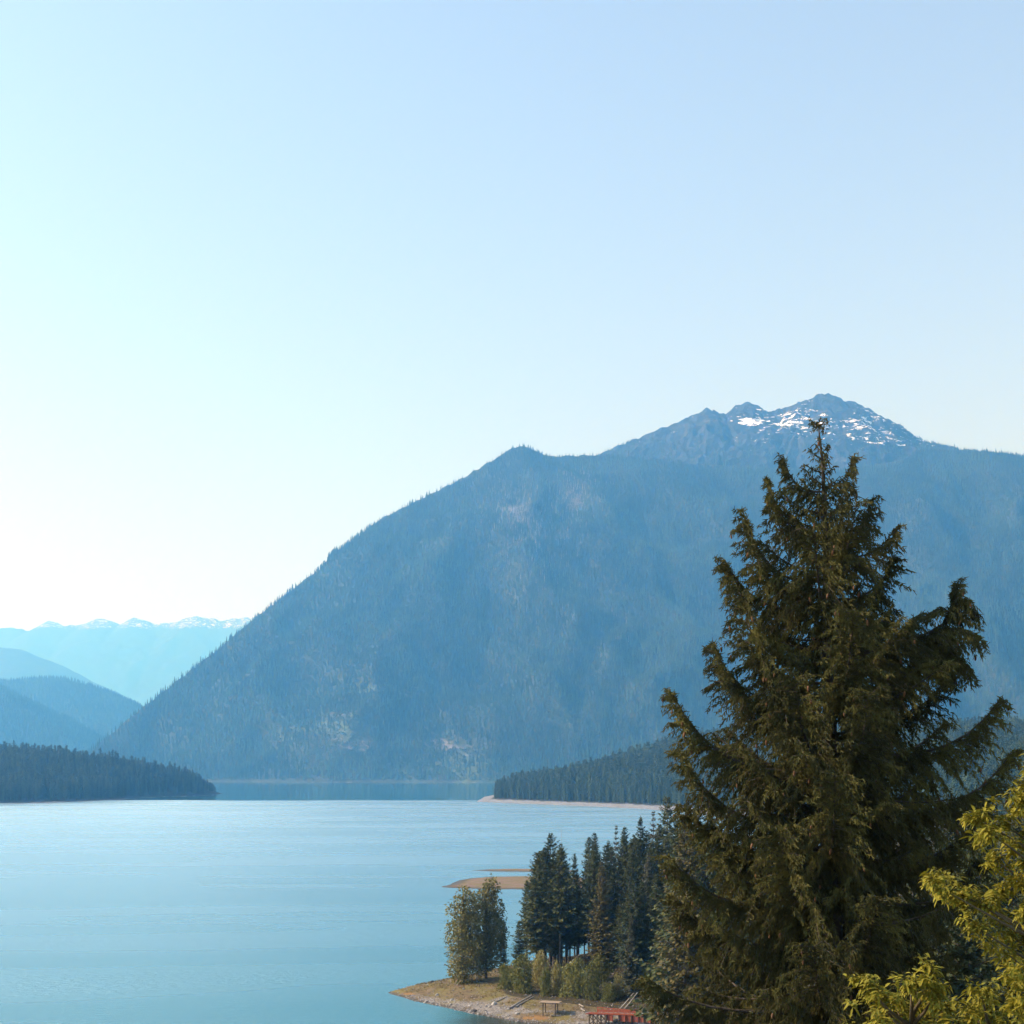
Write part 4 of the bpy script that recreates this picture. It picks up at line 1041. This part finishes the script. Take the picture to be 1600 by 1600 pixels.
def fir_branch(curve, g, full=1.0, tw=1.0, cones=0.0, lush=1.0):
    """one limb along a curve: drooping branchlets on both sides, each set with needle twigs"""
    curve = np.asarray(curve, float); seg = np.linalg.norm(np.diff(curve, axis=0), axis=1); L = seg.sum()
    cum = np.concatenate([[0], np.cumsum(seg)]) / L
    def at(s): return np.column_stack([np.interp(s, cum, curve[:, k]) for k in range(3)])
    wood = [tube(at(np.linspace(0, 1, 9)), (0.014 + 0.013 * L) * (1 - 0.86 * np.linspace(0, 1, 9)), 6)]
    nb = max(6, int(L * 13 * full)); s0 = 0.10 if L > 1.2 else 0.02
    s = np.linspace(s0, 0.99, nb) + g.normal(0, 0.01, nb); s = np.clip(s, 0.01, 1)
    base = at(s); tan = unit(at(np.clip(s + 0.03, 0, 1.0)) - at(np.clip(s - 0.03, 0, 1.0)))
    side = unit(np.cross(tan, np.array([0, 0, 1.0]))) * np.where(np.arange(nb) % 2 == 0, 1, -1)[:, None]
    lb = (0.17 + 0.34 * min(L, 3.6) * (1.06 - 0.82 * s) * np.clip(s * 5, 0.35, 1)) * g.uniform(0.6, 1.25, nb) * lush
    down = np.array([0, 0, -1.0])
    dirb = unit(tan * g.uniform(0.45, 0.95, (nb, 1)) + side * g.uniform(0.35, 0.95, (nb, 1)) + down * g.uniform(0.10, 1.0, (nb, 1)) * np.clip(1.3 - s, 0.3, 1)[:, None])
    P_, D_, L_ = [], [], []
    for k in range(nb):
        m = max(2, int(lb[k] / 0.046)); u = np.linspace(0.10, 1, m)[:, None]
        sag = down * (u ** 2) * lb[k] * 0.42 + 0.03 * g.normal(size=(m, 3))
        p = base[k] + dirb[k] * lb[k] * u + sag
        t = unit(np.gradient(p, axis=0) + 1e-6)
        sd = unit(np.cross(t, down + 0.3 * g.normal(size=3)))
        for sg in (-1, 1):
            P_.append(p); D_.append(unit(t * g.uniform(0.55, 1.0, (m, 1)) + sg * sd * g.uniform(0.25, 0.85, (m, 1)) + down * g.uniform(-0.1, 1.0, (m, 1)) + 0.22 * g.normal(size=(m, 3))))
            L_.append(g.uniform(0.08, 0.19, m) * tw * (1.0 - 0.25 * u[:, 0]))
        P_.append(p); D_.append(unit(t * 0.6 + down * g.uniform(0.2, 1.0, (m, 1)) + 0.3 * g.normal(size=(m, 3)))); L_.append(g.uniform(0.08, 0.19, m) * tw)
        if lb[k] > 0.45: wood.append(tube(np.vstack([base[k], p[m // 2], p[-1]]), [0.011, 0.008, 0.004], 3))
        if g.random() < cones * (0.3 + s[k]): cone_spots.append(p[-1] + (0, 0, -0.05))
    # needles along the limb itself, towards its tip
    m = int(L * 26); u = g.uniform(0.45 if L > 1.5 else 0.1, 1.0, m); q = at(u); tq = unit(at(np.clip(u + 0.04, 0, 1)) - at(np.clip(u - 0.04, 0, 1)))
    P_.append(q); D_.append(unit(tq * 1.0 + 0.75 * g.normal(size=(m, 3)) * np.array([1, 1, 0.7]))); L_.append(g.uniform(0.09, 0.18, m) * tw)
    P_, D_, L_ = np.concatenate(P_), np.concatenate(D_), np.concatenate(L_)
    nd = twigs(P_, D_, L_, 0.020 + 0.055 * L_, g)
    br = link('branch', new_mesh('branch', *join(wood), M_FIR_BARK), FIR)
    link('needles', new_mesh('needles', nd[0], nd[1], M_FIR, False), br)
    return br
left_env = ([690, 705, 730, 770, 830, 870, 930, 1000, 1060, 1120, 1200, 1300, 1400, 1500, 1620], [3, 7, 26, 56, 86, 118, 126, 146, 172, 186, 205, 215, 222, 250, 285])
right_env = ([690, 705, 730, 780, 830, 870, 930, 960, 1000, 1050, 1100, 1150, 1200, 1300, 1400, 1500, 1620], [3, 8, 20, 42, 50, 64, 64, 84, 122, 160, 178, 190, 205, 215, 220, 225, 240])
def curve_s(base, out, L, a, b, n=9, sway=0.0):
    s = np.linspace(0, 1, n)[:, None]; sd = np.array([-out[1], out[0], 0])
    return base + out * L * s * (1 - 0.06 * abs(a)) + np.array([0, 0, 1.0]) * L * (a * s + b * s ** 2.4) + sd * sway * L * np.sin(2.5 * s)
def grow_fir():
    g = np.random.default_rng(2024)
    py = 676.0
    a0 = 0.4
    while py < 1660:
        z = CAM_Z - (py - HORIZON) * FY / FPX
        t = np.clip((py - 676) / 900.0, 0, 1)
        n = 3 if t < 0.05 else (5 if g.random() < 0.7 else 4)
        for k in range(n):
            az = a0 + 6.283 * k / n + g.normal(0, 0.22)
            out = np.array([math.cos(az), math.sin(az), 0.0])
            envL, envR = np.interp(py + 14, *left_env), np.interp(py + 14, *right_env)
            e_side = envR if out[0] > 0 else envL
            env = (e_side * out[0] ** 2 + 0.86 * 0.5 * (envL + envR) * out[1] ** 2) * FY / FPX
            L = env * np.clip(g.normal(0.84, 0.15), 0.45, 1.06)
            a = np.interp(t, [0, 0.12, 0.35, 1.0], [0.75, 0.30, -0.05, -0.30]) + g.normal(0, 0.09)
            b = np.interp(t, [0, 0.2, 1.0], [0.25, 0.42, 0.34]) + g.normal(0, 0.08)
            if L < 0.12: continue
            dz = g.normal(0, 0.05)
            base = fir_local(fir_pt(trunk_x(py), py)) + (0, 0, dz)
            fir_branch(curve_s(base, out, L, a, b, sway=g.normal(0, 0.05)), g, full=1.0 if t > 0.05 else 1.3, tw=np.interp(t, [0, 0.1, 0.4], [0.75, 0.9, 1.0]), cones=0.09 if t < 0.45 else 0.03, lush=np.interp(t, [0, 0.06, 0.2, 1], [0.32, 0.50, 0.86, 1.05]))
        a0 += 1.1 + g.uniform(-0.3, 0.3)
        py += np.interp(t, [0, 0.1, 1.0], [15, 21, 33]) * g.uniform(0.85, 1.15)
    # limbs that stand out of the outline: (pixel of the tip, pixel row of the root, how far the middle hangs, depth of the tip)
    special = [((1048, 1084), 1200, 34, -0.4), ((1060, 1178), 1285, 30, -0.9), ((1041, 1335), 1415, 26, -0.8), ((1006, 1522), 1575, 22, -0.6), ((1160, 808), 905, 26, -0.3), ((1202, 752), 836, 16, 0.1),
               ((1226, 716), 768, 6, 0.2), ((1149, 938), 1085, 30, -1.2), ((1136, 872), 950, 20, 0.5), ((1112, 1010), 1120, 24, -0.5), ((1075, 1262), 1340, 20, 0.4), ((1056, 1400), 1480, 20, 0.6),
               ((1366, 778), 838, 12, 0.2), ((1332, 716), 760, 6, -0.1), ((1402, 866), 934, 16, 0.3), ((1394, 828), 872, 12, -0.4), ((1398, 952), 985, 14, 0.5), ((1567, 1092), 1168, 46, 0.3), ((1578, 1172), 1262, 44, -0.3),
               ((1482, 1070), 1118, 24, 0.8), ((1545, 1265), 1350, 30, 0.4), ((1540, 1350), 1430, 26, 0.9),
               ((1303, 970), 1112, 20, -2.6), ((1322, 1090), 1220, 24, -2.9), ((1218, 1060), 1190, 26, -2.4), ((1270, 1210), 1330, 26, -3.1), ((1190, 1290), 1400, 26, -2.8), ((1330, 1390), 1500, 26, -3.2), ((1240, 1460), 1560, 24, -3.0), ((1255, 840), 950, 16, -1.7), ((1320, 800), 890, 12, -1.5)]
    for (tx, ty), ry, sagpx, dy in special:
        r, tip = fir_local(fir_pt(trunk_x(ry), ry)), fir_local(fir_pt(tx, ty, dy))
        mid = r + (tip - r) * np.array([0.72, 0.72, 0.0]) + np.array([0, 0, -sagpx / 56.4])
        mid[2] = r[2] - sagpx / 56.4
        s = np.linspace(0, 1, 12)[:, None]
        fir_branch((1 - s) ** 2 * r + 2 * s * (1 - s) * mid + s ** 2 * tip, g, full=1.5, cones=0.12, lush=1.28)
    # the long arm on the right that turns up into a second top
    arm = [fir_local(fir_pt(*q)) for q in ((1297, 1040, 0), (1345, 1022, 0), (1400, 1002, 0.1), (1450, 990, 0.1), (1478, 972, 0.1), (1489, 948, 0.1), (1494, 916, 0.1))]
    fir_branch(arm, g, full=1.9, cones=0.12, lush=1.35)
    for q0, q1, dy in (((1440, 992), (1516, 1040), 0.3), ((1462, 985), (1524, 994), -0.3), ((1484, 960), (1524, 952), 0.1), ((1400, 1002), (1438, 960), -0.2), ((1420, 998), (1470, 1050), -0.5), ((1380, 1008), (1425, 1070), 0.4), ((1484, 958), (1462, 955), -0.2), ((1450, 988), (1500, 1015), 0.6), ((1360, 1016), (1392, 1085), -0.4), ((1489, 945), (1508, 940), -0.3)):
        r, tip = fir_local(fir_pt(*q0, 0.1)), fir_local(fir_pt(*q1, dy))
        s = np.linspace(0, 1, 8)[:, None]
        fir_branch(r + (tip - r) * s + np.array([0, 0, 0.12]) * np.sin(3.14 * s), g, full=1.9, cones=0.15, lush=1.6)
    # leader
    for a in range(4):
        r = fir_local(fir_pt(1278.5, 668)); out = np.array([math.cos(a * 1.6), math.sin(a * 1.6), 0])
        fir_branch(curve_s(r, out, 0.20, 0.9, 0.1, 5), g, full=1.0, tw=0.6)
    cv, cf = tube([(0, 0, 0.0), (0, 0, -0.025), (0, 0, -0.07), (0, 0, -0.115), (0, 0, -0.135)], [0.006, 0.024, 0.029, 0.018, 0.004], 7)
    me_cone = new_mesh('cone', cv, cf, M_CONE)
    idx = g.permutation(len(cone_spots))[:260]
    for k in idx:
        o = link('cone', me_cone, FIR); o.location = cone_spots[k]; o.rotation_euler = (g.normal(0, 0.15), g.normal(0, 0.15), 0); q = g.uniform(0.8, 1.25); o.scale = (q, q, q)
grow_fir()

# ------------------------------------------------------------------ yellow-green broadleaf trees in the right corner
def spray_mesh(seed):
    """a spray of long pointed leaves round a shoot tip"""
    g = np.random.default_rng(seed); parts = []; n = 26
    for k in range(n):
        az = 2.4 * k + g.normal(0, 0.3); el = g.uniform(-0.75, 0.85)
        d = np.array([math.cos(az) * math.cos(el), math.sin(az) * math.cos(el), math.sin(el)])
        sd = unit(np.cross(d, np.array([0, 0, 1.0]))); nrm = np.cross(sd, d)
        L, w = g.uniform(0.06, 0.140), g.uniform(0.014, 0.026); p0 = d * 0.03 + g.normal(0, 0.035, 3)
        st = np.array([0, 0.3, 0.65, 1.0]); wd = np.array([0.15, 1.0, 0.8, 0.04]) * w
        mid = p0 + d * (L * st)[:, None] + np.array([0, 0, -1.0]) * (0.35 * L * st ** 2)[:, None]
        V = np.concatenate([mid + sd * wd[:, None] + nrm * 0.25 * wd[:, None], mid, mid - sd * wd[:, None] + nrm * 0.25 * wd[:, None]])
        parts.append((V, np.array([(r * 4 + i, r * 4 + i + 1, r * 4 + i + 5, r * 4 + i + 4) for r in (0, 1) for i in range(3)])))
    return new_mesh('leaf_spray', *join(parts), M_YELLOW, False)
SPRAYS = [spray_mesh(600 + k) for k in range(6)]
M_TWIG = foliage_mat('young_bark', (0.060, 0.050, 0.030), (0.120, 0.100, 0.060), 0.2, nscale=3.0)
def leaf_tree(label, foot_px, y, clusters, n_fill, sig, seed):
    g = np.random.default_rng(seed)
    x = (foot_px - 800) * y / FPX; base = np.array([x, y, ground_z(x, y)])
    e = empty('broadleaf_tree', base); tag(e, label, 'tree')
    cs = [P(a, b, y + g.normal(0, 0.5)) for a, b in clusters]
    top = max(c[2] for c in cs)
    link('trunk', new_mesh('trunk', *tube([(0, 0, -0.4), (0.05, 0, 1.5), (0, 0.05, 3.0), (0, 0, (top - base[2]) * 0.95)], [0.14, 0.11, 0.08, 0.02], 8), M_TWIG), e)
    for c in cs:
        q = c - base; zr = max(0.6, q[2] - 0.35 * np.hypot(q[0], q[1]) - 0.3)
        link('limb', new_mesh('limb', *tube([(0, 0, zr), (q[0] * 0.5, q[1] * 0.5, (zr + q[2]) / 2 - 0.05), q], [0.035, 0.022, 0.008], 5), M_TWIG), e)
        for k in range(n_fill):
            o = link('leaf_spray', SPRAYS[int(g.integers(0, 6))], e)
            o.location = q + (g.normal(0, sig), g.normal(0, sig * 1.2), g.normal(0, sig * 0.8)) if k else q
            o.rotation_euler = (g.normal(0, 0.3), g.normal(0, 0.3), g.uniform(0, 6.28)); r_ = g.uniform(0.75, 1.15); o.scale = (r_, r_, r_)
corner = [(1600, 1226), (1618, 1200), (1592, 1262), (1620, 1250), (1572, 1290), (1600, 1300), (1526, 1278), (1545, 1300), (1632, 1300), (1580, 1325), (1555, 1345), (1605, 1345), (1640, 1360), (1588, 1372), (1560, 1395), (1620, 1400),
          (1456, 1372), (1478, 1392), (1505, 1398), (1530, 1410), (1600, 1428), (1555, 1430), (1520, 1446), (1575, 1460), (1620, 1465), (1640, 1510), (1595, 1495), (1565, 1485), (1592, 1530), (1622, 1545), (1588, 1566), (1615, 1590), (1640, 1590), (1680, 1330), (1690, 1440), (1670, 1250), (1690, 1550)]
leaf_tree('yellow green broadleaf tree leaning in from the right edge beside the big fir', 1700, 22.0, corner, 8, 0.11, 71)
lower = [(1352, 1540), (1372, 1562), (1400, 1572), (1425, 1538), (1452, 1530), (1462, 1552), (1430, 1570), (1475, 1575), (1395, 1600), (1440, 1600), (1480, 1605), (1360, 1600)]
leaf_tree('small yellow green broadleaf sapling under the big fir at the bottom edge', 1425, 21.0, lower, 8, 0.11, 72)
lower2 = [(1535, 1560), (1522, 1578), (1555, 1590), (1575, 1605), (1530, 1608), (1600, 1620)]
leaf_tree('low yellow green broadleaf shoot between the sapling and the corner tree', 1550, 20.5, lower2, 8, 0.11, 73)
